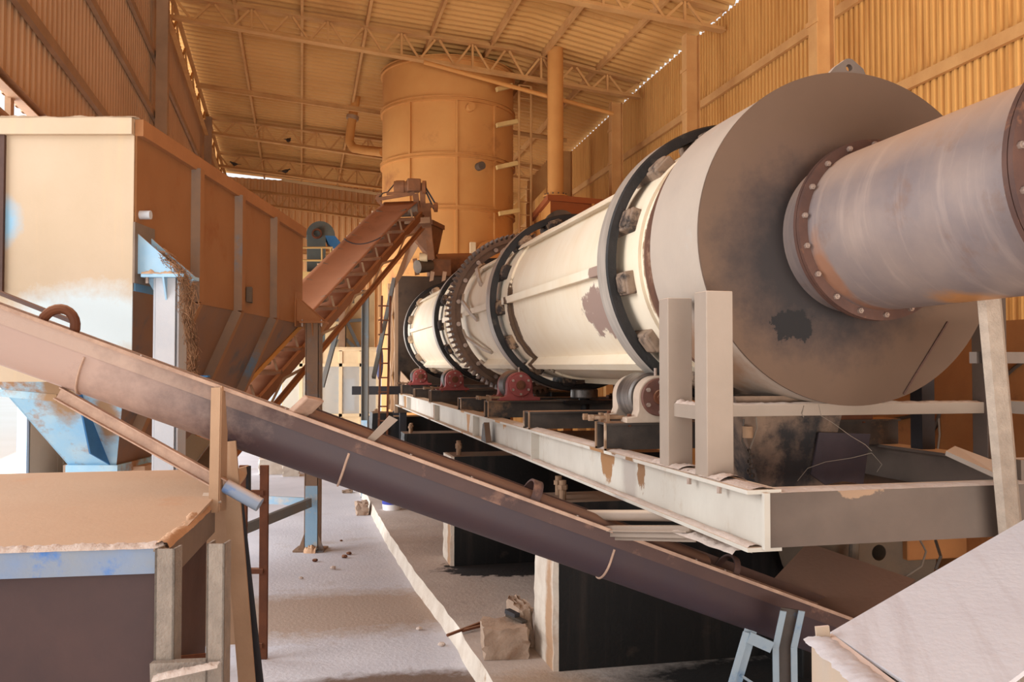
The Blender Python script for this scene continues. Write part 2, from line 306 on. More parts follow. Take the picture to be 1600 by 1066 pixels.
def dup(root, delta, label=None, group=None):
    r = root.copy(); COL.objects.link(r); r.location = root.location + Vector(delta)
    if label: r['label'] = label
    if group: r['group'] = group
    for ch in list(root.children):
        c = ch.copy(); COL.objects.link(c); c.parent = r
        for gch in list(ch.children):
            d = gch.copy(); COL.objects.link(d); d.parent = c
    return r
def lumpy(p0, p1, wd, h, seed, n=40, m=6, side=None):
    """a ridge of settled dust along p0-p1"""
    rnd = random.Random(seed); p0, p1 = Vector(p0), Vector(p1); d = (p1 - p0).normalized()
    sd = Vector(side).normalized() if side is not None else d.cross(Vector((0, 0, 1))).normalized()
    hs = [rnd.uniform(.3, 1) for _ in range(n + 1)]; hs = [(hs[max(i - 1, 0)] + hs[i] + hs[min(i + 1, n)]) / 3 for i in range(n + 1)]; ws = [rnd.uniform(.75, 1.05) for _ in range(n + 1)]; ws = [(ws[max(i - 1, 0)] + ws[i] + ws[min(i + 1, n)]) / 3 for i in range(n + 1)]
    mb = MB(); jit = [[rnd.uniform(-.18, .18) for _ in range(m + 1)] for _ in range(n + 1)]
    def fn(u, v):
        i = round(u * n); j = round(v * m); prof = math.sin(math.pi * v) ** .55
        return p0.lerp(p1, u) + sd * ((v - .5) * wd * ws[i]) + Vector((0, 0, max(0, prof * h * (hs[i] + jit[i][j] * (0 < j < m)))))
    mb.lump = True
    return mb.grid(fn, n, m)

# ================================================================== THE BUILDING
def corrugated(p0, p1, zb, zt, pitch=.2, depth=.04, nrm=None, holes=()):
    """upright sheeting from p0 to p1 (x, y); zb and zt may be functions of the run 0..1"""
    p0, p1 = Vector((p0[0], p0[1], 0)), Vector((p1[0], p1[1], 0)); d = p1 - p0; Ln = d.length; d.normalize(); nn = Vector((-d.y, d.x, 0))
    st = []; x = 0
    while x < Ln:
        for k, o in ((0, 0), (.35, 0), (.5, 1), (.85, 1)): st.append((x + k * pitch, o * depth))
        x += pitch
    mb = MB(); prev = None
    fb = zb if callable(zb) else (lambda t: zb); ft = zt if callable(zt) else (lambda t: zt)
    for a, o in st:
        t = min(a / Ln, 1); q = p0 + d * min(a, Ln) + nn * o
        seg = [(fb(t), ft(t))]
        for (t0, t1, z0, z1) in holes:
            if t0 <= t <= t1: seg = [(fb(t), z0), (z1, ft(t))]
        cur = [(len(mb.v) + 2 * i, len(mb.v) + 2 * i + 1) for i in range(len(seg))]
        for z0, z1 in seg: mb.v += [q + Vector((0, 0, z0)), q + Vector((0, 0, z1))]
        if prev and len(prev) == len(cur):
            for (a0, a1), (b0, b1) in zip(prev, cur): mb.f.append((a0, b0, b1, a1)); mb.mi.append(0)
        elif prev: 
            pass
        prev = cur
    return mb
RA, LA = R_(1.15), R_(-.66)
def xr(y): return 7.5 + (y - 19) * math.tan(RA)          # right wall line
def xl(y): return -2.687 + (y - 19) * math.tan(LA)       # left wall line
def zroof(x, y=0): return (9.15 + (4.5 - x) * .076 if x < 4.5 else 9.15 - (x - 4.5) * .172) - max(0, y - 19) * .025
YB = 34.6
struct(corrugated((xr(YB), YB), (xr(-7), -7), 0, lambda t: 8.5 - .022 * max(0, YB - t * (YB + 7) - 19), pitch=.12, depth=.034).build('wall_right', 'ochre_sheet', smooth=0, fix=False))
struct(corrugated((xl(6.5), 6.5), (xl(YB), YB), 4.55, lambda t: 9.52 - .025 * max(0, 6.5 + t * (YB - 6.5) - 19)).build('wall_left', 'left_sheet', smooth=0, fix=False))
hx = [at_y(px, 300, YB) for px in (806, 832)]
Lb = xr(YB) - xl(YB)
struct(corrugated((xl(YB), YB), (xr(YB), YB), 2.7, lambda t: zroof(xl(YB) + t * (xr(YB) - xl(YB)), YB) - max(.05, .22 - t * .55), .23, .06,
                  holes=[((hx[0].x - xl(YB)) / Lb, (hx[1].x - xl(YB)) / Lb, 7.55, 8.45)]).build('wall_back', 'back_sheet', smooth=0, fix=False))
# roof: ribs run across the hall, bent once
mb = MB(); y = -7.0; prev = None; XS = (xl(20) - .25, 1.0, 4.5, 8.0)
while y < YB + .3:
    for k, o in ((0, 0), (.3, 0), (.5, .07), (.8, .07)):
        n = len(mb.v); mb.v += [Vector((min(x, xr(y) + .06), y + k * .26, zroof(x, y + k * .26) + o)) for x in XS]
        if prev is not None:
            for i in range(3): mb.f.append((prev + i, prev + i + 1, n + i + 1, n + i)); mb.mi.append(0)
        prev = n
    y += .26
struct(mb.build('ceiling', 'roof_sheet', smooth=0, fix=False))
# floor with the pale yard outside
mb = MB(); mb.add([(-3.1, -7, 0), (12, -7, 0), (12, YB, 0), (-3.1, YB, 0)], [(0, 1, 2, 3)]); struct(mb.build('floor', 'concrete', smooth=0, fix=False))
mb = MB(); mb.box((-60, -40, -.06), (-3.1, 90, -.01)); mb.box((-3.1, YB, -.06), (60, 90, -.01)); struct(mb.build('ground', 'ground_pale', smooth=0))
# raised plinth with a whitewashed curb face
cp = [(1.175, 5.05), (1.167, 5.78), (1.155, 6.97), (1.064, 8.77), (1.008, 11.07), (.98, 14.0), (.95, 17.6)]
mb = MB(); rnd = random.Random(3); fine = []
for (x0, y0), (x1, y1) in zip(cp[:-1], cp[1:]):
    k = max(2, int((y1 - y0) / .2))
    fine += [(x0 + (x1 - x0) * i / k + rnd.uniform(-.007, .007), y0 + (y1 - y0) * i / k) for i in range(k)]
fine.append(cp[-1])
top = [Vector((x + .015, y, .15 + rnd.uniform(-.006, .004))) for x, y in fine]; bot = [Vector((x - .01, y, -.02)) for x, y in fine]
n = len(fine)
mb.add(bot + top, [(i, i + 1, n + i + 1, n + i) for i in range(n - 1)], 1)
mb.add(top + [Vector((4.4, y, .15)) for x, y in fine], [(i, i + 1, n + i + 1, n + i) for i in range(n - 1)], 0)
mb.add([bot[0], top[0], (4.4, fine[0][1], .15), (4.4, fine[0][1], -.02)], [(0, 1, 2, 3)], 0)
mb.add([bot[-1], top[-1], (4.4, fine[-1][1], .15), (4.4, fine[-1][1], -.02)], [(0, 1, 2, 3)], 0)
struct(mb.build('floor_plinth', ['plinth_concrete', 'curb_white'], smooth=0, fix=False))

# ---- columns along the right wall
def column(name, x, y, zt, label, group, m='ochre_steel'):
    t = thing(name, label, 'column', (x, y, 0), group)
    MB().ibeam((x, y - .0, 0), (x, y, zt), .2, .26, up=(1, 0, 0)).build('shaft', m, t)
    mb = MB(); z = .6
    while z < zt - .3: mb.box((x - .15, y - .14, z), (x - .13, y + .14, z + .06)); z += .75
    mb.build('batten', m, t)
    MB().box((x - .2, y - .2, 0), (x + .2, y + .2, .02)).build('base_plate', m, t)
    return t
cols = [(6.644, 10.55), (6.73, 14.82), (6.814, 19.0), (6.9, 23.13), (6.98, 27.4), (7.06, 31.6)]
names = ['nearest steel column on the orange right wall, just above the kiln hood', 'steel column on the right wall, second from the kiln hood',
         'steel column on the right wall carrying the lattice truss in front of the silo', 'steel column on the right wall half hidden by the vertical pipe',
         'steel column on the right wall, second from the back wall', 'steel column on the right wall nearest the back wall']
for (x, y), lb in zip(cols, names): column('wall_column', x, y, zroof(x, y) - .75 + (.3 if y < 12 else 0), lb, 'columns along the right wall')
for px, lb in ((230, 'tall box column standing against the left wall sheeting above the bin'), (322, 'short column end on the left wall near the back corner')):
    y = 17.2 if px == 230 else 26.5; x = xl(y) + .2
    t = thing('wall_column', lb, 'column', (x, y, 0), 'columns along the left wall')
    MB().beam((x, y, 0), (x, y, 9.1), .22, .2, up=(1, 0, 0)).build('shaft', 'grey_steel', t); MB().box((x - .2, y - .2, 0), (x + .2, y + .2, .02)).build('base_plate', 'grey_steel', t)
# ---- girts on the walls
def rail(name, p0, p1, w_, h_, m, label, cat, group):
    return single(MB().chan(p0, p1, w_, h_, .008).build(name, m, smooth=0), label, cat, group)
def zg(z): return HC + (z - HC)
for z, lb in ((4.15, 'lowest horizontal rail across the orange right wall'), (5.6, 'horizontal rail on the right wall above the kiln hood top'), (7.1, 'horizontal rail high on the right wall beneath the eaves')):
    rail('wall_rail', (xr(-2) - .07, -2, z), (xr(YB - .3) - .07, YB - .3, z), .06, .14, 'ochre_steel', lb, 'rail', 'rails on the right wall')
for z, lb in ((5.45, 'lowest rail on the brown sheeting of the left wall'), (6.65, 'middle rail on the brown sheeting of the left wall'), (7.75, 'top rail on the brown sheeting of the left wall')):
    rail('wall_rail', (xl(YB - .3) + .08, YB - .3, z), (xl(6.5) + .08, 6.5, z), .06, .12, 'grey_steel', lb, 'rail', 'rails on the left wall')
rail('wall_rail', (xl(YB) + .3, YB - .09, 6.35), (xr(YB) - .3, YB - .09, 6.35), .06, .12, 'ochre_steel', 'rail across the corrugated back wall behind the bucket elevator', 'rail', None)
# edge beam under the left sheeting, with struts
t = thing('edge_beam', 'pale steel edge beam below the left wall sheeting, upper left of the bin', 'beam', (xl(9), 9, 4.1))
MB().ibeam((xl(6.5), 6.5, 4.25), (xl(26), 26, 4.25), .12, .16).build('lower_beam', 'tan_steel', t)
MB().chan((xl(6.5), 6.5, 4.58), (xl(26), 26, 4.58), .1, .1).build('upper_beam', 'tan_steel', t)
for i in range(20):
    y = 7 + i * .95; MB().beam((xl(y), y, 4.3), (xl(y), y, 4.56), .1, .05, up=(1, 0, 0)).build('strut', 'tan_steel', t)
# ---- lattice trusses across the hall
def truss_bot(x): return 9.08 - (x + 2.6) * .095
def truss_top(x): return zroof(x) - .17
def make_truss(y, label, x0=-2.55, x1=7.38, n=26):
    t = thing('roof_truss', label, 'truss', (0, y, 8), 'lattice trusses under the roof')
    def ch(f, nm):
        mb = MB(); xs = [x0, 4.5, x1]
        for a, b in zip(xs[:-1], xs[1:]): mb.angle((a, y, f(a)), (b, y, f(b)), .09, .012, fx=1).angle((a, y, f(a)), (b, y, f(b)), .09, .012, fx=-1)
        mb.build(nm, 'ochre_steel', t, smooth=0)
    ch(truss_top, 'top_chord'); ch(truss_bot, 'bottom_chord')
    st = (x1 - x0) / n
    for i in range(n + 1):
        xb = x0 + i * st
        if i % 4 == 0: MB().beam((xb, y, truss_bot(xb)), (xb, y, truss_top(xb)), .045, .045, up=(0, 1, 0)).build('web_post', 'ochre_steel', t, smooth=0)
        for s_ in ((1, -1) if i % 2 == 0 else ()):
            xt = xb + s_ * st
            if x0 <= xt <= x1 + .01: MB().beam((xb + s_ * .12 * st, y, truss_top(xb) - .02), (xt, y, truss_bot(xt) + .03), .045, .04, up=(0, 1, 0)).build('web_diagonal', 'ochre_steel', t, smooth=0)
    return t
tr = make_truss(19.0, 'long lattice roof truss crossing in front of the tall silo')
dup(tr, (0, 14.82 - 19.0, 0), 'lattice roof truss nearest the camera, its end at the top edge of the picture')
dup(tr, (-.1, 27.4 - 19, -.21), 'lattice roof truss behind the silo, first of the three near the back')
dup(tr, (-.2, 31.4 - 19, -.31), 'lattice roof truss behind the silo, middle of the three near the back')
bt = dup(tr, (-.2, 34.2 - 19, -.95), 'low lattice truss against the back wall beneath the strip of daylight')
rail('tie_rafter', (xl(23.1) + .2, 23.1, 8.98), (6.9, 23.1, 8.15), .06, .12, 'ochre_steel', 'single sloping tie beam under the roof between the silo truss and the back trusses', 'beam', None)
# lattice girder along the left eaves
t = thing('eaves_girder', 'lattice girder running along the top of the left wall', 'girder', (xl(18) + .12, 18, 8.5))
f = lambda y: xl(y) + .12
MB().angle((f(6.8), 6.8, 9.35), (f(19), 19, 9.35), .1, .012).angle((f(19), 19, 9.35), (f(34), 34, 8.98), .1, .012).build('top_chord', 'ochre_steel', t, smooth=0); MB().angle((f(6.8), 6.8, 8.75), (f(19), 19, 8.75), .1, .012).angle((f(19), 19, 8.75), (f(34), 34, 8.38), .1, .012).build('bottom_chord', 'ochre_steel', t, smooth=0)
for i in range(33):
    a = 7 + i * .8; z0, z1 = (8.77, 9.35) if i % 2 else (9.35, 8.77); z0 -= max(0, a - 19) * .025; z1 -= max(0, a + .8 - 19) * .025
    MB().beam((f(a), a, z0), (f(a + .8), a + .8, z1), .04, .04, up=(1, 0, 0)).build('web_diagonal', 'ochre_steel', t, smooth=0)
# ---- purlins
lbs = ['roof purlin nearest the left wall', 'second roof purlin from the left wall', 'third roof purlin from the left, ending above the silo left edge', 'fourth roof purlin from the left, over the silo',
       'roof purlin just left of the vertical pipe top', 'roof purlin directly above the vertical pipe', 'roof purlin nearest the right wall eaves']
for x, lb in zip((-1.38, -.05, 1.27, 2.64, 3.95, 5.1, 6.34), lbs):
    single(MB().chan((x, -6.8, zroof(x) - .09), (x, 19, zroof(x) - .09), .06, .15, .008).chan((x, 19, zroof(x) - .09), (x, YB - .1, zroof(x, YB) - .09), .06, .15, .008).build('roof_purlin', 'ochre_steel', smooth=0), lb, 'purlin', 'purlins under the roof')
# sloping tie pipe at the truss
single(MB().tube([at_y(662, 97, 18.75), at_y(810, 138, 18.75), at_y(958, 178, 18.75)], .045, 10).build('tie_pipe', 'pipe_ochre'), 'thin sloping pipe hung below the silo truss, running to the right wall column', 'pipe')
# pale strip of roof edge lining over the back wall
single(MB().beam(at_y(440, 281, YB - .35), at_y(596, 304, YB - .35), .08, .1).build('gutter_strip', 'clad_cream', smooth=0), 'pale metal strip under the roof edge at the back wall', 'strip')

# ================================================================== SILO
SX, SYY, SR = 3.36, 21.05, 1.54
t = thing('silo', 'tall orange steel silo standing behind the kiln, rising to the roof', 'silo', (SX, SYY, 0))
MB().lathe((SX, SYY, 0), [(SR, 0), (SR, 8.95)], 72, 'z', closed=False).build('shell', 'silo_paint', t)
MB().lathe((SX, SYY, 0), [(SR + .02, 8.95), (SR - .04, 8.97), (.75, 9.1), (.02, 9.12)], 72, 'z', closed=False).build('cone_roof', 'silo_top', t)
for z in (8.93, 8.02, 6.77, 5.6, 4.45, 3.2):
    MB().lathe((SX, SYY, z), [(SR - .01, -.05), (SR + .05, -.05), (SR + .05, -.03), (SR + .012, -.03), (SR + .012, .03), (SR + .05, .03), (SR + .05, .05), (SR - .01, .05)], 72, 'z').build('hoop', 'silo_paint', t, smooth=20)
def at_silo(px, z):
    r = ray(px, 300); a = r.x * r.x + r.y * r.y; bq = 2 * (-r.x * SX - r.y * SYY); cq = SX * SX + SYY * SYY - (SR + .02) ** 2
    k = (-bq - math.sqrt(bq * bq - 4 * a * cq)) / (2 * a); return Vector((r.x * k, r.y * k, z))
for px, z0, z1 in ((640, 6.82, 7.97), (640, 5.65, 6.72), (713, 6.82, 7.97), (713, 5.65, 6.72), (713, 3.2, 5.55), (773, 6.82, 7.97), (773, 5.65, 6.72), (773, 3.2, 5.55)):
    q0, q1 = at_silo(px, z0), at_silo(px, z1); nr = Vector((q0.x - SX, q0.y - SYY, 0))
    MB().beam(q0, q1, .05, .05, up=nr).build('seam_rib', 'silo_paint', t, smooth=0)
for px, py in ((748, 258), (733, 165)):
    q = at_silo(px, 0); zz = HC + (572 - py) / F * (q - EYE).dot(FW); nr = Vector((q.x - SX, q.y - SYY, 0)).normalized(); q.z = zz
    MB().cyl(q - nr * .02, q + nr * .16, .09, 14).build('nozzle', 'machine_grey' if py > 200 else 'silo_paint', t)
q = at_silo(757, 4.5); nr = Vector((q.x - SX, q.y - SYY, 0)).normalized()
pl = MB(); q.z = 4.52; pl.cyl(q - nr * .3, q + nr * .22, .36, 24); pl.build('inlet_drum', 'silo_paint', t)
MB().beam(q + nr * .28 + Vector((-.42, 0, -.42)), q + nr * .28 + Vector((-.42, 0, .3)), .12, .1).build('inlet_plate', 'feed_cream', t)
# ladder up the right flank of the silo
t = thing('silo_ladder', 'thin vertical ladder fixed up the right side of the tall silo', 'ladder', at_silo(800, 3.0))
q0 = at_silo(797, 0); q1 = q0 + Vector((.30, .06, 0)); out = Vector((q0.x - SX, q0.y - SYY, 0)).normalized() * .22
for nm, q in (('side_rail', q0 + out), ('side_rail', q1 + out)): MB().cyl((q.x, q.y, 3), (q.x, q.y, 8.6), .028, 8).build(nm, 'ochre_steel', t)
for i in range(19): MB().cyl(q0 + out + Vector((0, 0, 3.2 + i * .3)), q1 + out + Vector((0, 0, 3.2 + i * .3)), .014, 6).build('rung', 'ochre_steel', t)
for i, (xa, ya, xb, yb) in enumerate(((776, 140, 800, 134), (776, 196, 808, 190), (776, 262, 808, 255), (780, 334, 811, 329))):
    a = at_d(xa, ya, 19.75); b = at_d(xb, yb, 19.9); MB().beam(a, b, .12, .09).build('bracket', 'rail_yellow', t, smooth=0)
# bent conduit from the roof to the silo
t = thing('conduit_pipe', 'ochre pipe dropping from the roof and bending into the silo left side', 'pipe', at_y(570, 80, 24.5))
mb = MB(); pts = [at_y(572, 66, 24.2), at_y(562, 120, 24.2), at_y(548, 200, 24.2), at_y(546, 222, 24.2), at_y(553, 232, 24.1), at_y(572, 235, 23.8), at_y(600, 238, 22.2)]
mb.tube(pts, .12, 12); mb.build('pipe', 'pipe_ochre', t)
for a, b in ((0, 1), (1, 2)):
    for f_ in (.2, .8): p = pts[a].lerp(pts[b], f_); dd = (pts[b] - pts[a]).normalized(); MB().cyl(p - dd * .05, p + dd * .05, .165, 12).build('coupling', 'grey_steel', t)

# ================================================================== EXHAUST PIPE AND DUST BOX
t = thing('dust_box', 'red brown steel duct box under the vertical pipe, behind the kiln', 'duct', (5.6, 18.9, 0))
bx0 = at_y(860, 305, 18.0); bxl = at_y(834, 305, 20.6)
c = [Vector((bx0.x, 18.0, 0)), Vector((6.55, 18.35, 0)), Vector((6.55, 20.6, 0)), Vector((bxl.x, 20.6, 0))]
zt = bx0.z - .12
mb = MB(); n = 4; mb.add([p + Vector((0, 0, 2.2)) for p in c] + [p + Vector((0, 0, zt)) for p in c], [(4, 5, 6, 7), (0, 1, 5, 4), (1, 2, 6, 5)], 0)
mb.add([c[2] + Vector((0, 0, 2.2)), c[3] + Vector((0, 0, 2.2)), c[0] + Vector((0, 0, 2.2)), c[2] + Vector((0, 0, zt)), c[3] + Vector((0, 0, zt)), c[0] + Vector((0, 0, zt))], [(0, 1, 4, 3), (1, 2, 5, 4)], 1)
mb.build('casing', ['box_red', 'box_ochre'], t, smooth=0)
k = [p + Vector((sx * .08, sy * .08, zt)) for p, (sx, sy) in zip(c, ((-1, -1), (1, -1), (1, 1), (-1, 1)))]
MB().prism(k, (0, 0, .12)).build('top_rim', 'box_red', t, smooth=0)
for px in (926, 845):
    p = at_y(px, 330, 18.15) if px > 860 else c[3].lerp(c[0], .42); MB().beam((p.x, p.y - .02, 2.2), (p.x, p.y - .02, zt), .05, .06, up=(0, 1, 0)).build('stiffener', 'box_ochre', t, smooth=0)
MB().cyl(at_y(875, 345, 18.0) + Vector((0, -.12, -.15)), at_y(875, 345, 18.0) + Vector((0, .05, -.15)), .36, 24).build('inspection_cover', 'machine_grey', t)
for i in range(4): MB().prism([(c[3].x - .25, 20.5 - i * .55, 2.2), (c[3].x, 20.5 - i * .55, 2.2), (c[3].x, 20.5 - i * .55, zt)], (0, .03, 0)).build('side_rib', 'box_ochre', t, smooth=0)
for x, y in ((bx0.x + .1, 18.2), (6.45, 18.5), (6.45, 20.4), (bxl.x + .1, 20.4)): MB().beam((x, y, 0), (x, y, 2.2), .16, .16, up=(0, 1, 0)).build('leg', 'ochre_steel', t, smooth=0)
pc = at_y(868, 290, 18.62); 
t = thing('exhaust_pipe', 'thick vertical orange pipe from the duct box to the roof', 'pipe', (pc.x, pc.y, zt + .12))
MB().cyl((pc.x, pc.y, zt + .12), (pc.x, pc.y, zroof(pc.x) - .04), .172, 28).build('tube', 'pipe_ochre', t)
MB().lathe((pc.x, pc.y, zt + .12), [(.17, 0), (.27, 0), (.27, .03), (.17, .03)], 28, 'z').build('lower_flange', 'box_ochre', t)
MB().lathe((pc.x, pc.y, zt + .2), [(.17, 0), (.27, 0), (.27, .03), (.17, .03)], 28, 'z').build('upper_flange', 'box_ochre', t)
for i in range(12): a = i * math.pi / 6; MB().cyl((pc.x + .23 * math.cos(a), pc.y + .23 * math.sin(a), zt + .12), (pc.x + .23 * math.cos(a), pc.y + .23 * math.sin(a), zt + .27), .014, 6).build('bolt', 'machine_grey', t)
# slatted catwalk guard between the silo and the duct box
t = thing('catwalk_guard', 'slatted orange guard rising beside the duct box, right of the silo', 'guard', at_y(835, 330, 21.5))
a0, a1 = at_y(826, 318, 21.2), at_y(858, 283, 21.2)
for i in range(12):
    p = a0.lerp(a1, i / 11); MB().beam(p, p + Vector((0, 0, .55)), .05, .04, up=(0, 1, 0)).build('slat', 'ochre_steel', t, smooth=0)
for q in (a0, a1): MB().beam((q.x, q.y + .05, 0), (q.x, q.y + .05, q.z), .08, .08, up=(0, 1, 0)).build('leg', 'ochre_steel', t, smooth=0)
MB().beam(a0, a1, .06, .1).build('bottom_rail', 'ochre_steel', t, smooth=0); MB().beam(a0 + Vector((0, 0, .3)), a1 + Vector((0, 0, .3)), .05, .06).build('top_rail', 'ochre_steel', t, smooth=0)
# steel bracing in the daylight gap of the back wall
t = thing('gap_bracing', 'dark crossed braces in the bright gap of the back wall right of the silo', 'brace', at_y(818, 280, 33.9))
for i, (a, b) in enumerate((((808, 254), (822, 276)), ((822, 276), (832, 264)), ((806, 276), (834, 277)), ((806, 284), (842, 291)))):
    MB().beam(at_y(*a, YB - .08), at_y(*b, YB - .08), .09, .09).build('brace', 'dark_steel', t, smooth=0)

# ================================================================== ROTARY KILN
KX, KZ = 2.5, 2.718
kiln = thing('rotary_kiln', 'long cream steel rotary kiln drum lying on its rollers', 'kiln', (2.5, 5.0, 1.89))
RS = .70
def kp(r, deg, y): a = R_(deg); return Vector((KX + r * math.cos(a), y, KZ + r * math.sin(a)))
MB().lathe((KX, 0, KZ), [(RS, 4.25), (RS, 15.75), (.55, 15.75), (.55, 15.7), (RS - .02, 15.7), (RS - .02, 4.25)], 96).build('shell', 'kiln_cream', kiln)
# wrapper plates under the rings
for y0, y1 in ((4.62, 5.14), (7.78, 8.5), (11.45, 11.95), (14.95, 15.45)):
    MB().lathe((KX, 0, KZ), [(RS, y0), (RS + .018, y0), (RS + .018, y1), (RS, y1)], 96).build('wear_band', 'kiln_cream', kiln, smooth=20)
def ring(y0, y1, cream, nblk, label, ph=0, blk_front=.1, blk_back=.07):
    ro, ri, c_ = .8285, .768, .01
    pr = [(ri, y0), (ro - c_, y0), (ro, y0 + c_), (ro, y1 - c_), (ro - c_, y1), (ri, y1)]
    rg = MB().lathe((KX, 0, KZ), pr, 128, mis=[0, 0, 1, 0, 0, 0]).build('riding_ring', ['ring_face', 'ring_tread'], kiln, label, smooth=25)
    for i in range(nblk):
        a = ph + 360 * i / nblk; a_ = R_(a); rv = Vector((math.cos(a_), 0, math.sin(a_)))
        mb = MB(); mb.beam(kp(RS + .036, a, y0 - blk_front), kp(RS + .036, a, y1 + blk_back), .13, .068, up=rv)
        mb.build('spacer_block', 'block_cream' if cream else 'block_brown' if y0 < 6 else 'block_black', rg, bevel=.012)
        mb = MB(); mb.beam(kp(RS + .045, a, y0 - blk_front + .01), kp(RS + .045, a, y0 - .012), .105, .082, up=rv)
        mb.build('stop_lug', 'block_cream' if cream else 'block_brown' if y0 < 6 else 'block_black', rg, bevel=.015)
ring(4.83, 5.0, False, 13, 'riding ring next to the hood', 24, .13)
ring(8.05, 8.24, False, 14, 'riding ring behind the long cream shell section', 5, .11)
ring(11.6, 11.78, False, 14, 'riding ring behind the toothed gear', 5)
ring(15.05, 15.2, True, 14, 'riding ring at the far feed end', 12)
# girth gear
GY0, GY1, GR = 9.95, 10.12, .905
mb = MB(); nt = 92; out_ = []
for i in range(nt):
    a = 360 * i / nt; s_ = 360 / nt
    for da, r in ((0, GR - .032), (.26 * s_, GR - .032), (.38 * s_, GR + .016), (.64 * s_, GR + .016), (.76 * s_, GR - .032)): out_.append((r, a + da))
n = len(out_)
vs = [kp(r, a, GY0) for r, a in out_] + [kp(r, a, GY1) for r, a in out_] + [kp(GR - .075, a, GY0) for r, a in out_] + [kp(GR - .075, a, GY1) for r, a in out_]
mb.add(vs, [f for i in range(n) for j in [(i + 1) % n] for f in ((i, j, n + j, n + i), (i, j, 2 * n + j, 2 * n + i), (n + i, n + j, 3 * n + j, 3 * n + i), (2 * n + i, 2 * n + j, 3 * n + j, 3 * n + i))])
gear = mb.build('girth_gear', 'gear_steel', kiln, 'big brown toothed ring gear', smooth=20)
MB().lathe((KX, 0, KZ), [(.76, GY0 + .03), (GR - .07, GY0 + .03), (GR - .07, GY1 - .05), (.76, GY1 - .05)], 96).build('web_plate', 'gear_steel', gear, smooth=20)
for i in range(20):
    a = 9 + 18 * i; p = kp(.80, a, GY0 + .03); MB().cyl(p, p + Vector((0, -.035, 0)), .026, 8).build('bolt', 'bolt_steel', gear)
for i in range(12):
    a = 15 + 30 * i; a2 = a + 24; mb = MB()
    q = [kp(.765, a, GY0 + .0), kp(.775, a + 6, GY0 - .1), kp(RS + .05, a2 - 6, GY0 - .55), kp(RS + .015, a2, GY0 - .68)]
    for u, v in zip(q[:-1], q[1:]): mb.beam(u, v, .042, .024, up=(u + v) / 2 - Vector((KX, (u.y + v.y) / 2, KZ)))
    mb.build('spring_strap', 'strap_grey', kiln, smooth=0)
# long welded ribs
for a in (183, 183 - 45, 183 + 45, 93, 48, 3, -42, 273):
    for y0, y1 in ((5.16, 7.92), (8.36, 9.86), (10.25, 11.42), (11.95, 14.9)):
        rv = kp(1, a, 0) - kp(0, a, 0)
        mb = MB(); p0, p1 = kp(RS - .004, a, y0), kp(RS - .004, a, y1); k = .085 if a == 228 else .05
        tv = kp(1, a - 90, 0) - kp(0, a - 90, 0); tv = -tv if 90 < a < 270 and a != 228 else tv
        mb.beam(p0 + rv * k / 2, p1 + rv * k / 2, .010, k, up=rv); tv = tv * .026 * (-1 if a > 180 else 1); mb.beam(p0 + rv * k + tv, p1 + rv * k + tv, .058, .009, up=rv)
        mb.build('stiffening_rib', 'kiln_cream', kiln, smooth=0)
# seal ring facing the hood
MB().lathe((KX, 0, KZ), [(RS, 4.3), (.75, 4.3), (.75, 4.42), (.735, 4.47), (.71, 4.55), (RS, 4.56)], 96).build('seal_ring', 'seal_rust', kiln)

# ================================================================== HOOD
hood = thing('kiln_hood', 'fixed cylindrical hood closing the near end of the kiln, dark front plate', 'hood', (2.5, 4.0, 1.946))
HR = .772
MB().lathe((KX, 0, KZ), [(HR - .012, 3.735), (HR, 3.735), (HR, 4.31), (HR - .012, 4.31)], 128, closed=True).build('drum', 'hood_cream', hood, smooth=40)
MB().lathe((KX, 0, KZ), [(HR - .012, 4.285), (HR - .012, 4.3), (.71, 4.32), (.705, 4.3)], 96).build('back_lip', 'hood_cream', hood)
MB().lathe((KX, 0, KZ), [(HR + .006, 3.72), (HR + .006, 3.735), (.33, 3.735), (.33, 3.72)], 128).build('front_plate', 'hood_burnt', hood, 'dark scorched disc')
mb = MB()
for rr, a in ((0, 1),):
    p0 = at_y(1481, 503, 3.715); p1 = at_y(1412, 616, 3.715); mb.beam(p0, p1, .008, .006, up=(0, 1, 0))
mb.build('weld_seam', 'flange_brown', hood)
# lifting lug with an eye
mb = MB(); A = [at_y(1284, 119, 3.73), at_y(1322, 92, 3.73), at_y(1330, 91, 3.73), at_y(1364, 121, 3.73)]
hc = at_y(1327, 106, 3.73); nh = 16; outer = []
for i in range(nh):
    an = 2 * math.pi * i / nh; dv = Vector((math.cos(an), 0, math.sin(an))); best = .3
    pg = A
    for p, q in zip(pg, pg[1:] + pg[:1]):
        e = q - p; den = dv.x * e.z - dv.z * e.x
        if abs(den) < 1e-9: continue
        k = ((p.x - hc.x) * e.z - (p.z - hc.z) * e.x) / den; u_ = ((p.x - hc.x) * dv.z - (p.z - hc.z) * dv.x) / den
        if k > 0 and -1e-6 <= u_ <= 1.000001: best = min(best, k)
    outer.append((dv, best))
vs = []
for yy in (0, .03):
    vs += [hc + dv * .017 + Vector((0, yy, 0)) for dv, k in outer] + [hc + dv * k + Vector((0, yy, 0)) for dv, k in outer]
fs = []
for i in range(nh):
    j = (i + 1) % nh
    fs += [(i, j, nh + j, nh + i), (2 * nh + i, 2 * nh + j, 3 * nh + j, 3 * nh + i), (nh + i, nh + j, 3 * nh + j, 3 * nh + i), (i, j, 2 * nh + j, 2 * nh + i)]
mb.add(vs, fs); mb.build('lifting_lug', 'frame_brown', hood, smooth=0)
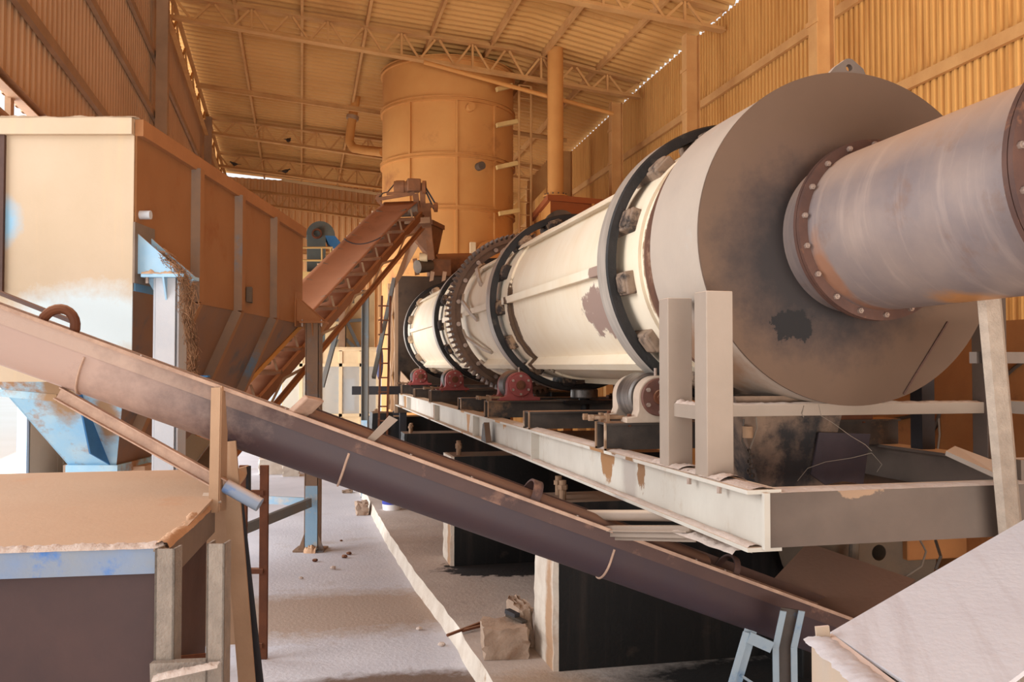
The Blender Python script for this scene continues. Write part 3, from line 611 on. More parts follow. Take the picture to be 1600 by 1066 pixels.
# discharge chute under the hood
mb = MB(); zc = 1.98
tp = [Vector((2.02, 3.97, zc)), Vector((2.62, 3.97, zc)), Vector((2.62, 4.29, zc)), Vector((2.02, 4.29, zc))]
bt_ = [Vector((2.20, 4.02, 1.45)), Vector((2.50, 4.02, 1.45)), Vector((2.50, 4.26, 1.45)), Vector((2.20, 4.26, 1.45))]
mb.add(tp + bt_, [(0, 1, 5, 4), (1, 2, 6, 5), (2, 3, 7, 6), (3, 0, 4, 7)]); mb.build('discharge_chute', 'chute_dusty', hood, smooth=0)
q = [at_y(1280, 676, 3.955), at_y(1360, 678, 3.955), at_y(1349, 757, 3.98), at_y(1318, 752, 3.98), at_y(1290, 758, 3.98), at_y(1268, 742, 3.98)]
MB().prism(q, (0, .012, 0)).build('chute_flap', 'chute_purple', hood, 'torn dark flap hanging on the chute', smooth=0)

# ================================================================== BURNER DUCT
duct = thing('burner_duct', 'large scorched steel duct bolted to the hood, running out to the right', 'duct', (2.5, 3.0, 2.3))
DC0 = Vector((2.50, 3.55, 2.731)); DC1 = Vector((2.535, 2.38, 2.75))
def dl(mb, prof, n=80):                      # lathe about the duct's own axis
    ax = (DC1 - DC0).normalized(); s1 = ax.cross(Vector((0, 0, 1))).normalized(); s2 = s1.cross(ax); m = len(prof); vs = []
    for i in range(n):
        a = 2 * math.pi * i / n
        for r, l in prof: vs.append(DC0 + ax * l + (s1 * math.cos(a) + s2 * math.sin(a)) * r)
    return mb.add(vs, [(i * m + k, i * m + (k + 1) % m, ((i + 1) % n) * m + (k + 1) % m, ((i + 1) % n) * m + k) for i in range(n) for k in range(m)])
dl(MB(), [(.345, -.19), (.358, -.19), (.358, -.022), (.345, -.022)]).build('neck', 'duct_steel', duct)
dl(MB(), [(.345, .022), (.362, .022), (.368, 1.17), (.35, 1.17)]).build('duct_shell', 'duct_steel', duct)
dl(MB(), [(.345, 1.215), (.37, 1.215), (.372, 2.2), (.35, 2.2)]).build('duct_shell', 'duct_steel', duct)
ax = (DC1 - DC0).normalized(); s1 = ax.cross(Vector((0, 0, 1))).normalized(); s2 = s1.cross(ax)
for l0, rr in ((-.022, .405), (1.17, .425)):
    fl = dl(MB(), [(.35, l0), (rr, l0), (rr, l0 + .02), (.35, l0 + .02)]).build('flange', 'flange_brown', duct, smooth=20)
    dl(MB(), [(.35, l0 + .024), (rr, l0 + .024), (rr, l0 + .044), (.35, l0 + .044)]).build('flange', 'flange_brown', duct, smooth=20)
    for i in range(18):
        a = 2 * math.pi * (i + .35) / 18; p = DC0 + (s1 * math.cos(a) + s2 * math.sin(a)) * (rr - .024)
        MB().cyl(p + ax * (l0 - .02), p + ax * (l0 + .066), .007, 8).cyl(p + ax * (l0 + .044), p + ax * (l0 + .058), .0125, 6).cyl(p + ax * (l0 - .014), p + ax * l0, .0125, 6).build('bolt', 'bolt_steel', fl)
# ---- leaning post carrying the duct
t = thing('duct_post', 'pale leaning channel post propping the burner duct at the right', 'post', (2.8, 3.04, 0))
pt, pb = at_y(1543, 458, 3.0), at_y(1577, 830, 3.0); pb = pt + (pb - pt) * (pt.z / (pt.z - pb.z))
mb = MB(); mb.prof(pb, pt, [(-.05, 0), (-.03, .022), (.04, .014), (.088, -.03), (.082, -.036), (.034, .004), (-.026, .012), (-.044, -.008)][::-1], up=(0, -1, 0)); mb.build('shaft', 'grit_steel', t, smooth=0)
MB().box((pt.x - .05, 2.93, pt.z - .01), (pt.x + .05, 3.08, pt.z + .02)).build('cap_plate', 'frame_taupe', t)
MB().box((pt.x - .09, 2.9, pt.z + .0), (pt.x + .02, 3.06, pt.z + .025)).build('saddle_plate', 'brown_steel', t)
MB().box((pt.x + .02, 2.95, pt.z - .0), (pt.x + .5, 2.98, pt.z + .02)).build('side_rod', 'cable_black', t)
MB().box((pb.x - .1, 2.94, 0), (pb.x + .1, 3.1, .02)).build('base_plate', 'grit_steel', t)
q = at_y(1560, 562, 3.04); MB().box((q.x - .1, 3.04, q.z - .015), (q.x + .4, 3.08, q.z + .03)).build('cross_arm', 'frame_brown', t)
q = at_y(1590, 735, 3.04); MB().box((q.x - .02, 3.0, q.z - .035), (q.x + .5, 3.08, q.z + .045)).build('lower_arm', 'frame_brown', t)

# ================================================================== BASE FRAME
fr = thing('roller_bed', 'long welded steel girder frame carrying the kiln rollers', 'frame', (2.5, 3.1, 1.43))
GZ0, GZ1, GXL, GXR = 1.432, 1.662, 1.69, 3.40
def girder(x, nm, m):
    o = MB().ibeam((x, 3.09, (GZ0 + GZ1) / 2), (x, 15.95, (GZ0 + GZ1) / 2), .14, GZ1 - GZ0, .016, .012).build(nm, m, fr, smooth=0); return o
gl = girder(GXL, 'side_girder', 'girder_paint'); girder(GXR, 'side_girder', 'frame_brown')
mb = MB()
lumpy((GXL, 3.1, GZ1), (GXL, 7.0, GZ1), .12, .014, 3, 60).build('dust_layer', 'dust_pale', gl, kind='stuff')
lumpy((GXL - .036, 3.1, GZ0 + .016), (GXL - .036, 7.6, GZ0 + .016), .06, .012, 5, 70).build('dust_layer', 'dust_pale', gl, kind='stuff')
for y in (6.35, 8.62, 11.2, 14.2):
    MB().box((GXL - .066, y, GZ0 + .016), (GXL - .006, y + .012, GZ1 - .016)).build('stiffener', 'girder_paint', gl, smooth=0)
q = at_x(768, 686, GXL - .03); MB().prism([(GXL - .1, q.y - .1, GZ0 + .015), (GXL - .1, q.y + .12, GZ0 + .02), (GXL - .1, q.y + .06, GZ0 + .17), (GXL - .1, q.y, GZ0 + .19)], (.05, 0, 0)).build('bent_tab', 'grease_iron', gl, smooth=0)
for px, py in ((1075, 745), (1122, 760)): q = at_x(px, py, GXL - .05); MB().cyl((GXL - .045, q.y, GZ1 - .05), (GXL - .045, q.y, GZ1 + .01), .011, 6).build('bolt', 'bolt_steel', gl)
# end beam facing the camera, boxed channel
eb = MB().box((GXL + .006, 3.085, GZ0 + .014), (GXR, 3.1, GZ1 - .012)).box((GXL + .006, 3.101, GZ1 - .026), (GXR, 3.24, GZ1 - .0125)).box((GXL + .006, 3.101, GZ0 + .0145), (GXR, 3.24, GZ0 + .028)).build('end_beam', 'frame_brown', fr, 'brown beam across the near end', smooth=0)
lumpy((GXL + .06, 3.14, GZ1 - .012), (3.2, 3.14, GZ1 - .012), .12, .012, 8, 50).build('dust_layer', 'dust_pale', eb, kind='stuff')
MB().box((GXL - .012, 3.07, GZ0 + .01), (GXL + .012, 3.09, GZ1 - .01)).build('end_plate', 'girder_paint', fr, smooth=0)
def cross(y, z0, z1, bolts=True, cap='rust_edge'):
    c_ = MB().box((GXL - .06, y - .075, z0 + .001), (GXR + .06, y - .067, z1 - .013)).box((GXL - .06, y + .067, z0 + .001), (GXR + .06, y + .075, z1 - .013)).box((GXL - .06, y - .1, z1 - .012), (GXR + .06, y + .1, z1)).build('cross_beam', 'grease_iron', fr, smooth=0)
    for yy in (y - .085, y + .07): MB().box((GXL - .068, yy, z0), (GXL - .058, yy + .018, z1)).box((GXL - .068, yy, z0), (GXL + .03, yy + .01, z0 + .01)).build('end_stiffener', cap, c_, smooth=0)
    if bolts:
        for yy in (y - .04, y + .06):
            MB().box((GXL - .05, yy - .02, z1), (GXL - .03, yy + .02, z1 + .05)).build('stop_plate', cap, c_, smooth=0)
            MB().cyl((GXL - .13, yy, z1 + .028), (GXL + .06, yy, z1 + .028), .011, 8).cyl((GXL - .145, yy, z1 + .028), (GXL - .12, yy, z1 + .028), .02, 6).build('adjusting_bolt', cap, c_)
    return c_
for y in (4.8, 7.98, 11.62, 15.05): cross(y, GZ1, 1.812)
for y in (9.4, 6.5, 13.3): cross(y, GZ1, 1.79, False)
for ya, yb in ((4.4, 5.6), (7.3, 8.9)): MB().box((GXL + .01, ya, GZ0 + .02), (GXR - .01, yb, GZ0 + .03)).build('drip_tray', 'grease_black', fr, smooth=0)

# ---- support rollers
def roller(name, x, y, label, cream=False, group='support rollers under the kiln rings', back=True):
    zc, r = 1.953, .134
    t = thing(name, label, 'roller', (x, y, 1.812), group)
    MB().lathe((x, y, zc), [(.03, -.11), (r - .012, -.11), (r, -.1), (r, .1), (r - .012, .11), (.03, .11)], 48).build('roller', 'roller_steel' if cream else 'grease_iron', t, smooth=25)
    for yy, nm in ((y - .17, 'bearing_housing'), (y + .17, 'bearing_housing')):
        if yy > y and not back: continue
        hm = 'housing_cream' if cream else 'housing_red' if x < 2.5 else 'rust_brown'; mb = MB(); pts = []
        for i in range(21): a = math.pi * i / 20; pts.append((x + .118 * math.cos(a), zc + .118 * math.sin(a)))
        pts += [(x - .118, 1.88), (x - .13, 1.85), (x - .19, 1.842), (x - .19, 1.812), (x + .19, 1.812), (x + .19, 1.842), (x + .13, 1.85), (x + .118, 1.88)]
        mb.prism([(a, yy - .045, b) for a, b in pts], (0, .09, 0)); h = mb.build(nm, hm, t, bevel=.006)
        if yy < y:
            MB().cyl((x, yy - .066, zc), (x, yy - .04, zc), .105, 32).build('end_cap', 'cap_brown' if cream else 'cap_red', h, bevel=.006)
            MB().cyl((x, yy - .09, zc), (x, yy - .066, zc), .042, 20).cyl((x, yy - .1, zc), (x, yy - .09, zc), .026, 6).build('shaft_nut', 'rust_brown', h)
            for i in range(6):
                a = R_(30 + 60 * i); MB().cyl((x + .082 * math.cos(a), yy - .08, zc + .082 * math.sin(a)), (x + .082 * math.cos(a), yy - .06, zc + .082 * math.sin(a)), .012, 6).build('cap_bolt', 'bolt_steel', h)
            MB().cyl((x, yy, zc + .11), (x, yy, zc + .16), .009, 8).build('grease_nipple', 'bolt_steel', h)
        for sx in (-.155, .155): MB().cyl((x + sx, yy, 1.79), (x + sx, yy, 1.86), .013, 6).build('foot_bolt', 'rust_brown', h)
    return t
roller('support_roller', 1.925, 4.9, 'cream dusted support roller beside the hood posts', True)
r2 = roller('support_roller', 1.925, 8.14, 'largest looking red support roller, left of the round thrust roller')
dup(r2, (0, 11.69 - 8.14, 0), 'red support roller second from the feed end of the kiln')
dup(r2, (0, 15.12 - 8.14, 0), 'smallest looking red support roller at the feed end')
r5 = roller('support_roller', 3.075, 8.14, 'rusty support roller on the far side, behind the thrust roller')
dup(r5, (0, 4.9 - 8.14, 0), 'support roller on the far side of the ring beside the hood')
t = thing('thrust_roller', 'flat polished thrust roller standing on edge under the second kiln ring', 'roller', (2.53, 8.02, 1.66))
MB().lathe((2.53, 7.93, 1.83), [(.02, 0), (.118, 0), (.125, .01), (.125, .075), (.118, .085), (.02, .085)], 40, 'z').build('roller', 'roller_steel', t, smooth=25)
MB().box((2.32, 7.8, 1.78), (2.74, 8.1, 1.815)).build('base_plate', 'grease_black', t); MB().cyl((2.53, 7.93, 1.62), (2.53, 7.93, 1.84), .05, 16).build('shaft', 'grease_black', t)
MB().box((2.45, 7.86, 1.6), (2.61, 8.0, 1.7)).build('bracket', 'grease_black', t)
# ---- pinion drive under the gear
t = thing('pinion_drive', 'greasy dark pinion and gearbox under the toothed ring', 'machine', (2.9, 10.0, 1.5))
MB().cyl((3.15, 9.9, 1.97), (3.15, 10.2, 1.97), .13, 24).build('pinion', 'grease_iron', t); MB().box((2.75, 9.85, 1.67), (3.3, 10.25, 1.84)).build('gearbox', 'grease_black', t, bevel=.02)
MB().cyl((2.6, 10.05, 1.78), (2.76, 10.05, 1.78), .09, 18).build('motor', 'grease_iron', t)

# ---- posts and rail that hold the hood
t = thing('hood_stand', 'taupe box section stand with four uprights holding the hood', 'stand', (2.5, 3.7, 1.662))
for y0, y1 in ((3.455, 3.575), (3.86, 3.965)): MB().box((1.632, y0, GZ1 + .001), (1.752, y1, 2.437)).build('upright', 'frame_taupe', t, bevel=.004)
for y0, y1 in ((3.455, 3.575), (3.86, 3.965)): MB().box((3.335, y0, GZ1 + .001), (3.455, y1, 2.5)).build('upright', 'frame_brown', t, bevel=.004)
rl = MB().box((1.752, 3.88, 1.888), (3.335, 3.95, 1.944)).build('cross_rail', 'frame_taupe', t, bevel=.003)
lumpy((1.77, 3.915, 1.944), (3.32, 3.915, 1.944), .062, .012, 12, 70).build('dust_layer', 'dust_pale', rl, kind='stuff')
sr = MB().box((1.66, 3.575, 1.895), (1.725, 3.86, 1.955)).build('side_rail', 'frame_taupe', t); MB().box((3.36, 3.575, 1.895), (3.43, 3.86, 1.955)).build('side_rail', 'frame_taupe', t)
lumpy((1.692, 3.58, 1.955), (1.692, 3.855, 1.955), .06, .02, 13, 20).build('dust_layer', 'dust_pale', sr, kind='stuff')
for x, y in ((1.69, 3.5), (1.69, 3.91)): lumpy((x, y - .16, GZ1 + .004), (x, y + .16, GZ1 + .004), .13, .022, int(y * 100), 20).build('dust_layer', 'dust_pale', t, kind='stuff')
# prism shaped dust heap / gusset on the far girder and loose plate
single(MB().prism([(3.33, 4.75, GZ1), (3.47, 4.75, GZ1), (3.40, 4.75, GZ1 + .11)], (0, .5, 0)).build('gusset_block', 'frame_taupe', smooth=0), 'small dusty wedge on the far girder behind the hood rail', 'wedge')
single(MB().plate([at_d(1478, 705, 4.0), at_d(1492, 697, 4.15), at_d(1572, 727, 3.85), at_d(1560, 742, 3.7)], .02).build('loose_plate', 'frame_taupe', smooth=0), 'flat loose plate lying tilted on the far girder beside the leaning post', 'plate')
for (px0, px1, lb) in ((1432, 1452, 'dark thin upright standing on the far girder behind the hood rail'),):
    yu = at_x(1442, 705, 3.4).y
    single(MB().box((3.36, yu - .05, GZ1), (3.44, yu + .05, 2.4)).build('far_upright', 'dark_steel', smooth=0), lb, 'post')

# ================================================================== PIERS
def pier(x0, y0, zt, label, far=False):
    t = thing('kiln_pier', label, 'pier', (x0, y0, .15), 'concrete piers under the kiln frame')
    rnd = random.Random(int(y0 * 10)); mb = MB(); y1 = y0 + .48; x1 = 3.75
    mb.add([(x0 + .035, y0, .15), (x1, y0, .15), (x1, y1, .15), (x0 + .035, y1, .15), (x0 + .035, y0, zt), (x1, y0, zt), (x1, y1, zt), (x0 + .035, y1, zt)],
           [(4, 5, 6, 7), (0, 1, 5, 4), (1, 2, 6, 5), (2, 3, 7, 6)]); mb.build('wall_body', 'pier_black', t, smooth=0)
    nz = 18; vs = []
    for i in range(nz + 1):
        z = .15 + (zt - .15) * i / nz; j = lambda: rnd.uniform(-.005, .005)
        vs += [(x0 + .036, y0 - .004 + j() * .5, z), (x0 + j(), y0 + .005 + j(), z), (x0 + j(), y1 + j(), z), (x0 + .036, y1 + .004, z)]
    fs = [(i * 4 + k, i * 4 + k + 1, i * 4 + k + 5, i * 4 + k + 4) for i in range(nz) for k in range(3)] + [(nz * 4, nz * 4 + 1, nz * 4 + 2, nz * 4 + 3)]
    mb = MB(); mb.add(vs, fs); mb.build('plaster_end', 'plaster_white' if not far else 'pier_black', t, smooth=0)
    for dx, dy in ((.1, .12), (.14, .36)):
        MB().cyl((x0 + dx, y0 + dy, zt - .02), (x0 + dx, y0 + dy, zt + .13), .024, 10).cyl((x0 + dx, y0 + dy, zt + .07), (x0 + dx, y0 + dy, zt + .1), .034, 6).build('anchor_bolt', 'rust_edge', t)
    return t
pier(1.6, 5.68, 1.235, 'nearest concrete pier, tall whitened edge with a rust brown streak')
pier(1.45, 8.88, 1.225, 'second concrete pier, black side with a pale left edge')
pier(1.44, 12.9, 1.16, 'third concrete pier from the camera, only its black top shows', True)
pier(1.2, 16.2, 1.22, 'farthest black pier below the feed end of the kiln', True)
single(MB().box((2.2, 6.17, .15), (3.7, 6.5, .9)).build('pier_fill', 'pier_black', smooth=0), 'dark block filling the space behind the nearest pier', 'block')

# ---- loose things on the plinth
def rough_block(name, c0, c1, seed, label, m='block_concrete'):
    rnd = random.Random(seed); mb = MB(); k = 6; c0, c1 = Vector(c0), Vector(c1)
    def face(o, u, v): mb.grid(lambda a, b_: o + u * a + v * b_, k, k)
    d = c1 - c0; X, Y_, Z = Vector((d.x, 0, 0)), Vector((0, d.y, 0)), Vector((0, 0, d.z))
    face(c0, X, Z); face(c0 + Y_, X, Z); face(c0, Y_, Z); face(c0 + X, Y_, Z); face(c0 + Z, X, Y_); face(c0, X, Y_)
    bmv = {}
    for v in mb.v:
        key = tuple(round(q, 4) for q in v)
        if key not in bmv: bmv[key] = Vector((rnd.uniform(-1, 1), rnd.uniform(-1, 1), rnd.uniform(-1, .4))) * .017 * (0 if abs(v.z - c0.z) < 1e-4 else 1)
    mb.v = [v + bmv[tuple(round(q, 4) for q in v)] for v in mb.v]
    return single(mb.build(name, m, smooth=50), label, 'block')
a = at_z(757, 1030, .152); b_ = at_z(833, 1033, .152)
bl = rough_block('concrete_block', (a.x + .01, a.y - .05, .151), (b_.x + .0, a.y + .25, .36), 5, 'chipped concrete block on the plinth with a brush on top')
bl.rotation_euler = (0, 0, R_(-8)); bpos = Vector((b_.x - .06, a.y + .12, .36))
a = at_z(838, 985, .152); rough_block('concrete_block', (1.50, 6.2, .151), (1.60, 6.6, .42), 9, 'narrow concrete stub against the nearest pier')
t = thing('wire_brush', 'small dark brush lying on the chipped concrete block', 'brush', at_d(806, 972, 5.75)); c = bpos.copy(); t.location = c
dv = Vector((.045, -.10, 0))
MB().beam(c - dv * .9 + Vector((0, 0, .02)), c + dv * .9 + Vector((0, 0, .012)), .05, .02).build('handle', 'brush_dark', t, bevel=.006)
MB().beam(c - dv * .95 + Vector((0, 0, .045)), c + dv * .1 + Vector((0, 0, .035)), .045, .03).build('bristles', 'dark_steel', t)
for pa, pb_, lb in (((699, 993), (757, 971), 'thin rusty rod lying off the curb edge, left end over the floor'), ((722, 986), (760, 976), 'shorter rusty rod lying beside the chipped block')):
    single(MB().cyl(at_z(*pa, .172), at_z(*pb_, .19), .012, 8).build('steel_rod', 'rust_brown'), lb, 'rod')
bp = at_z(607, 798, .152)
t = thing('paint_bucket', 'white paint bucket with a blue band on the plinth, under the conveyor', 'bucket', (bp.x + .05, bp.y + .1, .15))
MB().lathe((bp.x + .05, bp.y + .1, .15), [(.12, 0), (.14, .28), (.15, .28), (.15, .3), (.13, .3), (.11, .02), (0, .02), (0, 0)], 28, 'z', closed=False).build('pail', 'bucket_white', t)
MB().lathe((bp.x + .05, bp.y + .1, .15), [(.1262, .08), (.135, .2), (.1355, .2), (.1267, .08)], 28, 'z').build('band', 'bucket_blue', t)
for i, (px, py, sx, sy, sz, lb) in enumerate(((566, 806, .16, .3, .18, 'rough concrete lump at the far end of the curb'), (543, 771, .16, .12, .05, 'small flat brick lying on the floor beyond the curb'),
                                             (425, 742, .5, .45, .3, 'pale stone block on the floor behind the short ladder'), (455, 745, .3, .3, .22, 'smaller pale stone beside the pale block'))):
    p = at_z(px, py, 0); rough_block('loose_block', (p.x - sx / 2, p.y, 0.001), (p.x + sx / 2, p.y + sy, sz), 20 + i, lb, 'plaster_white' if i > 1 else 'block_concrete')

# ================================================================== SCREW CONVEYOR TROUGH
T0, T1 = at_d(0, 480, 3.9), at_d(1163, 907, 4.66)
TD = (T1 - T0).normalized(); TL = TD.cross(Vector((0, 0, 1))).normalized()
if TL.dot(FW) < 0: TL = -TL
TN = TL.cross(TD); TN = TN if TN.z > 0 else -TN
def tp(l, a, b): return T0 + TD * l + TL * a + TN * b            # along, back from the front rim, up from the rim
TLEN = (T1 - T0).length; LA0, LA1 = -1.0, TLEN + .95
def tl_at(px):                                                   # run along the front rim under a column of the photograph
    a, b_ = -2.0, 8.0
    for _ in range(50):
        m_ = (a + b_) / 2; q = T0 + TD * m_ - EYE
        if 800 + F * q.dot(RT) / q.dot(FW) < px: a = m_
        else: b_ = m_
    return a
tro = thing('screw_conveyor', 'long brown sloping trough conveyor crossing the whole foreground', 'conveyor', (T0 + TD * 2 - TN * .3)[:])
TWD, TH_ = .25, .125
sec = [(0, 0), (0, -.075)] + [(TWD / 2 - TWD / 2 * math.cos(math.pi * k / 20), -.12 - TWD / 2 * math.sin(math.pi * k / 20)) for k in range(21)] + [(TWD, 0)]
inn = [(TWD - .006, 0)] + [(TWD / 2 + (TWD / 2 - .006) * math.cos(math.pi * k / 20), -.12 - (TWD / 2 - .006) * math.sin(math.pi * k / 20)) for k in range(21)] + [(.006, 0)]
def tsec(l0, l1, pl, mb=None):
    mb = mb or MB(); n = len(pl)
    return mb.add([tp(l0, a, b) for a, b in pl] + [tp(l1, a, b) for a, b in pl], [(i, (i + 1) % n, n + (i + 1) % n, n + i) for i in range(n)] + [tuple(range(n)), tuple(range(n, 2 * n))])
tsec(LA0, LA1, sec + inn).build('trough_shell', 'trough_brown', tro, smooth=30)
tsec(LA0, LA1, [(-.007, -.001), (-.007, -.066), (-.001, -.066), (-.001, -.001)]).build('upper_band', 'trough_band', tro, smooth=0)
rim = tsec(LA0, LA1, [(-.03, -.004), (-.03, .012), (.02, .012), (.02, -.004)]).build('front_rim', 'trough_rim', tro, smooth=0)
tsec(LA0, LA1, [(TWD - .02, 0), (TWD - .02, .008), (TWD + .03, .008), (TWD + .03, 0)]).build('back_rim', 'trough_rim', tro, smooth=0)
cl0, cl1 = tl_at(480), tl_at(1090)
# inner cover roll seen behind the rim
mb = MB(); k = 12
pl = [(.05 + .10 * (1 - math.cos(math.pi * i / k)), .045 * math.sin(math.pi * i / k) + .006) for i in range(k + 1)]
tsec(cl0, cl1 + .1, pl).build('cover_plate', 'brown_steel', tro, smooth=40)
tsec(cl1 + .1, LA1, [(.04, -.04), (.04, -.03), (.21, -.03), (.21, -.04)]).build('inner_deck', 'dark_steel', tro, smooth=0)
tsec(cl0, LA1, [(TWD + .0, .008), (TWD + .0, .055), (TWD + .006, .055), (TWD + .006, .008)]).build('back_lip', 'brown_steel', tro, smooth=0)
for px in (143, 555, 968):
    l = tl_at(px); mb = MB(); pts = [tp(l + (.03 * (k / 20)), a - .004 * (1 if k < 10 else 0), b - .003) for k, (a, b) in enumerate(sec[1:14])]; mb.tube(pts, .006, 6); mb.build('weld_bead', 'trough_rim', tro)
for px in (220, 445, 640, 735, 900, 1085, 1130):
    l = tl_at(px); MB().cyl(tp(l, -.012, .0), tp(l, -.012, .018), .007, 6).build('rim_bolt', 'bolt_steel', tro)
def hoop(px, wd, hh, lean, nm='cover_strap', m='trough_band'):
    l = tl_at(px); mb = MB(); q = []
    for i in range(15):
        a = math.pi * i / 14; q.append((TWD / 2 + .02 - (TWD / 2 - .02) * math.cos(a), hh * math.sin(a)))
    vs = []
    for a, b in q:
        for dl_ in (0, wd):
            vs.append(tp(l + dl_ + lean * b, a, b + .006))
    n2 = len(q); mb.add(vs + [v - TN * .012 for v in vs], [(2 * i, 2 * i + 1, 2 * i + 3, 2 * i + 2) for i in range(n2 - 1)] + [(2 * n2 + 2 * i, 2 * n2 + 2 * i + 1, 2 * n2 + 2 * i + 3, 2 * n2 + 2 * i + 2) for i in range(n2 - 1)]
                        + [(2 * i, 2 * i + 2, 2 * n2 + 2 * i + 2, 2 * n2 + 2 * i) for i in range(n2 - 1)] + [(2 * i + 1, 2 * i + 3, 2 * n2 + 2 * i + 3, 2 * n2 + 2 * i + 1) for i in range(n2 - 1)])
    return mb.build(nm, m, tro, smooth=40)
hoop(830, .05, .10, .1); hoop(1150, .035, .09, .1)
# loop handle at the left, tilted plates standing on the rim
l = tl_at(60); MB().tube([tp(l + .14 * (1 - math.cos(math.pi * i / 12)) / 2, .05, .0 + .085 * math.sin(math.pi * i / 12)) for i in range(13)], .022, 10).build('lifting_loop', 'rust_brown', tro)
l = tl_at(446); MB().plate([tp(l, .0, .0), tp(l + .08, .09, 0), tp(l + .08 + .05, .09, .115), tp(l + .05, .0, .105)], .03).build('stop_bracket', 'trough_rim', tro, bevel=.006)
l = tl_at(572); MB().prism([tp(l, .04, 0), tp(l + .035, .04, 0), tp(l + .11, .06, .145), tp(l + .065, .06, .15)], TL * .012).build('stop_bracket', 'frame_taupe', tro, smooth=0)
# upright and raking legs below the left part
lp = tl_at(341); top = tp(lp, -.03, .0)
ba = at_d(336, 800, 3.98)
mb = MB(); mb.beam(top - FW * .02, ba - FW * .02, .042, .01, up=FW); mb.beam(top + RT * .02 + FW * .03, ba + RT * .02 + FW * .03, .01, .09, up=FW); mb.build('upright', 'tan_steel', tro, smooth=0)
g0 = at_d(357, 720, 4.1); g1 = at_d(386, 1066, 4.0); g1 = g0 + (g1 - g0) * (g0.z / (g0.z - g1.z)); g0b = at_d(357, 690, 4.12)
mb = MB(); mb.beam(g0b, g1, .068, .012, up=FW).beam(g0b - RT * .035 + FW * .03, g1 - RT * .035 + FW * .03, .012, .07, up=FW); mb.build('raking_leg', 'tan_steel', tro, smooth=0)
h0, h1 = at_d(371, 770, 4.3), at_d(404, 1066, 4.25); h1 = h0 + (h1 - h0) * (h0.z / (h0.z - h1.z))
MB().beam(h0, h1, .045, .012, up=FW).build('raking_leg', 'dark_steel', tro, smooth=0)
MB().beam(h0 + RT * -.02, h1 + RT * -.02 - RT * .0, .012, .06, up=FW).build('raking_leg_web', 'brown_steel', tro, smooth=0)
# angle stand under the right end
t = thing('angle_stand', 'small blue angle iron stand holding the low end of the trough', 'stand', at_d(1215, 1066, 4.4))
A0, A1, A2 = at_d(1224, 955, 4.42), at_d(1212, 1012, 4.45), at_d(1214, 1200, 4.45)
for nm, p, q in (('upper_post', A0, A1), ('lower_post', A1, A2)):
    q = q if q.z > 0 else p + (q - p) * (p.z / (p.z - q.z))
    mb = MB(); mb.beam(p - RT * .0, q, .03, .008, up=FW); mb.build(nm, 'stand_blue', t, smooth=0)
    MB().beam(p + RT * .045 + FW * .04, q + RT * .045 + FW * .04, .09, .008, up=FW).build('post_web', 'stand_dark', t, smooth=0)
    MB().beam(p + RT * .09, q + RT * .09, .03, .008, up=FW).build('post_flange', 'stand_blue', t, smooth=0)
b0, b1 = at_d(1170, 996, 4.42), at_d(1206, 1012, 4.43)
MB().beam(b0, b1, .01, .055, up=(0, 0, 1)).build('cross_piece', 'stand_blue', t, smooth=0)
c0, c1 = at_d(1166, 988, 4.43), at_d(1142, 1070, 4.4); c1 = c0 + (c1 - c0) * (c0.z / (c0.z - c1.z)); MB().beam(c0, c1, .03, .01, up=FW).beam(c0 + RT * .03 + FW * .03, c1 + RT * .03 + FW * .03, .06, .01, up=FW).build('raking_post', 'stand_blue', t, smooth=0)
MB().beam(at_d(1158, 1056, 4.42), at_d(1182, 1072, 4.45), .03, .012).build('foot_brace', 'stand_blue', t, smooth=0)
# dusty pieces lying against the girder foot
d0, d1 = at_d(953, 828, 4.55), at_d(1086, 829, 3.95)
o = MB(); o.angle(d0, d1, .05, .006, up=(0, 0, 1), fx=1, fy=-1); o.beam(d0 + Vector((0, 0, -.006)), d1 + Vector((0, 0, -.006)), .06, .052); lp_ = single(o.build('angle_offcut', 'frame_taupe', smooth=0), 'dusty angle iron offcut lying between trough rim and girder foot', 'steel offcut')
d2, d3 = at_d(918, 805, 4.72), at_d(1056, 806, 4.2)
single(MB().cyl(d2, d3, .027, 12).build('pipe_offcut', 'frame_taupe'), 'dusty pipe offcut lying just behind the angle iron offcut', 'pipe')
dp = at_d(1100, 838, 4.0)
single(lumpy(at_d(1062, 830, 4.05), at_d(1160, 866, 3.6), .10, .03, 31, 30).build('dust_heap', 'dust_pale'), 'ridge of pale dust along the girder foot by its near corner', 'dust')
# brown guide plate behind the trough's low end
q = [at_d(1202, 912, 5.25), at_d(1262, 848, 5.5), at_d(1430, 906, 5.0), at_d(1330, 1000, 4.85)]
nq = (q[1] - q[0]).cross(q[2] - q[0]); rq = ray(1330, 1000); q[3] = EYE + rq * ((q[0] - EYE).dot(nq) / rq.dot(nq))
single(MB().plate(q, .012).build('guide_plate', 'brown_steel', smooth=0), 'big dark brown sheet leaning behind the low end of the trough', 'plate')
